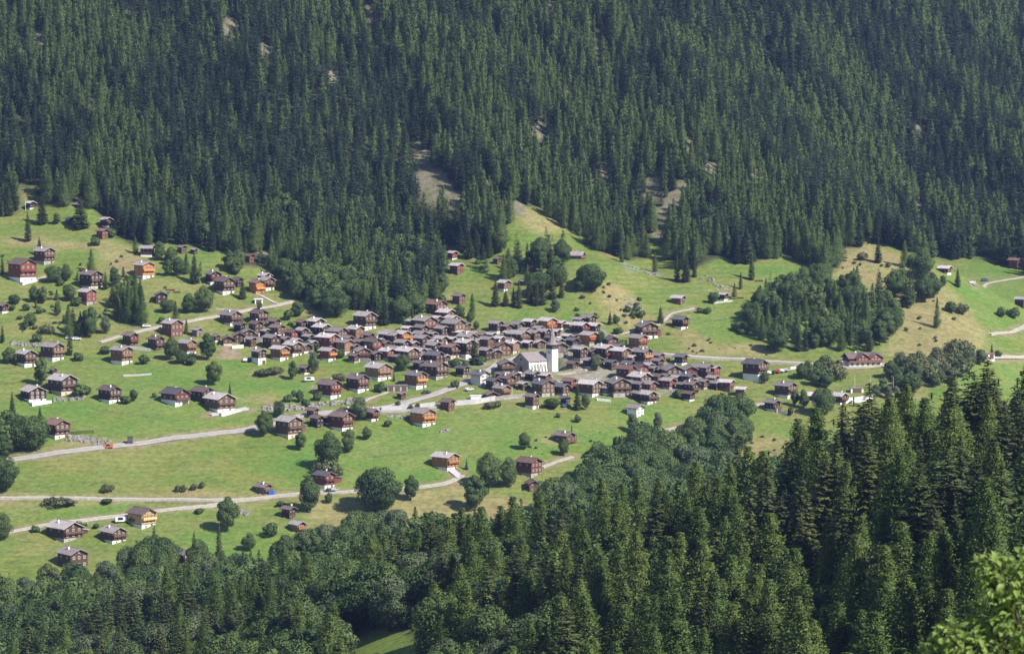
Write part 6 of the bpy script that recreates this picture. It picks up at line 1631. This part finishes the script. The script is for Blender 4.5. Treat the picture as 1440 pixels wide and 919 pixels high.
# ---------------------------------------------------------------- the young tree close to the viewer, lower right
def front_tree():
    g = np.random.default_rng(77); D = 40.0; bx = 7.4
    gz = float(zT(np.array([bx]), np.array([D]))[0])
    t = thing('leafy_tree', 'bright leafy treetop close to the viewer in the lower right corner', 'tree', (bx, D, gz))
    W = lambda px, py, dy=0: np.array([(px - 720) / F * D - bx, dy, ray(px, py)[2] / ray(px, py)[1] * D - gz])
    tips = [(W(1425, 815), .40), (W(1400, 800, .2), .22), (W(1450, 860, -.2), .50), (W(1470, 800), .40), (W(1410, 870, .3), .36), (W(1345, 895), .26), (W(1368, 905, -.2), .30), (W(1325, 925, .1), .25), (W(1385, 940), .40), (W(1430, 925, -.3), .42),
            (W(1340, 960), .45), (W(1290, 1000, .2), .4), (W(1500, 900), .6), (W(1550, 960), .7), (W(1450, 1000, -.6), .7), (W(1480, 980, .8), .7), (W(1400, 1040), .6), (W(1560, 880, .4), .5), (W(1520, 1060, -.4), .8), (W(1360, 1060, .6), .6)]
    mb = MB(); fork = np.array([.1, 0, (W(1430, 1120))[2]])
    mb.tube((0, 0, -.5), (.05, 0, fork[2] * .55), .16, .12, 8); mb.tube((.05, 0, fork[2] * .55), fork, .12, .09, 8); obj('trunk', mb.mesh('trunk', M_BARK, True), t)
    lm = []                                             # leaf: folded pointed blade on a short stalk
    for q in range(3):
        f = .12 + .1 * q; w = .30 + .05 * q
        v = [(0, 0, 0), (.12, 0, 0), (.35, w, f * .5), (.42, 0, 0), (.35, -w, f * .5), (.72, w * .75, f * .45 - .06), (.78, 0, -.06), (.72, -w * .75, f * .45 - .06), (1.12, 0, -.22)]
        fc = [(0, 2, 1), (0, 1, 4), (1, 2, 3), (1, 3, 4), (2, 5, 6, 3), (3, 6, 7, 4), (5, 8, 6), (6, 8, 7)]
        me = bpy.data.meshes.new('leaf'); me.from_pydata(v, [], fc); me.materials.append(M_BRIGHT); me.update(); lm.append(me)
    L = []
    for c, r in tips:
        mid = (c + fork) / 2 + g.normal(size=3) * .08; mid[2] -= .1
        br = MB(); br.tube(fork, mid, .05, .03, 5); br.tube(mid, c, .03, .008, 5)
        for q in range(5):
            e = c + g.normal(size=3) * r * .5; br.tube((c + mid) / 2 + (c - mid) * .1 * q, e, .012, .004, 4)
        obj('branch', br.mesh('branch', M_BARK, True), t)
        for q in range(int(190 * r / .4)):
            v = g.normal(size=3); v /= np.linalg.norm(v); p = c + v * r * (.55 + .5 * g.random()) * np.array([1, 1, .8])
            d = v * .7 + np.array([0, 0, -.25]) + g.normal(size=3) * .4; d /= np.linalg.norm(d)
            nrm = np.array([0, -.15, 1.0]) + v * .5 + g.normal(size=3) * .3; y = np.cross(nrm, d); y /= np.linalg.norm(y); z = np.cross(d, y)
            L.append((p, d, y, z, .08 + .065 * g.random()))
    def score(l):
        px, py, dd = project(l[0][0] + bx, l[0][1] + D, l[0][2] + gz); return (0 if (px < 1440 and py < 919) else 5) + l[0][1] * .3
    L.sort(key=score)
    from mathutils import Matrix
    for i, (p, d, y, z, s) in enumerate(L[:300]):
        o = obj('leaf', lm[i % 3], t)
        o.matrix_local = Matrix(((d[0] * s, y[0] * s, z[0] * s, p[0]), (d[1] * s, y[1] * s, z[1] * s, p[1]), (d[2] * s, y[2] * s, z[2] * s, p[2]), (0, 0, 0, 1)))
    V = []; Fc = []
    for i, (p, d, y, z, s) in enumerate(L[300:]):
        me = lm[i % 3]; k = len(V); M = np.stack([d, y, z], 1) * s
        V += [tuple(M @ np.array(v.co) + p) for v in me.vertices]; Fc += [tuple(k + q for q in f.vertices) for f in me.polygons]
    me = bpy.data.meshes.new('foliage'); me.from_pydata(V, [], Fc); me.materials.append(M_BRIGHT); me.update(); o = obj('foliage', me, t); o['kind'] = 'stuff'
front_tree()
# ---------------------------------------------------------------- air
HAZE = 0.00005
mb = MB(); mb.box(-1390, 1390, -55, 2990, -215, 330)
hm, n, l = mat('haze'); out = n.new('ShaderNodeOutputMaterial'); vp = n.new('ShaderNodeVolumePrincipled')
vp.inputs['Color'].default_value = (.38, .52, 1.0, 1); vp.inputs['Density'].default_value = HAZE; vp.inputs['Anisotropy'].default_value = 0.2
l.new(vp.outputs[0], out.inputs['Volume'])
hz = obj('haze', mb.mesh('haze', hm)); hz['kind'] = 'stuff'
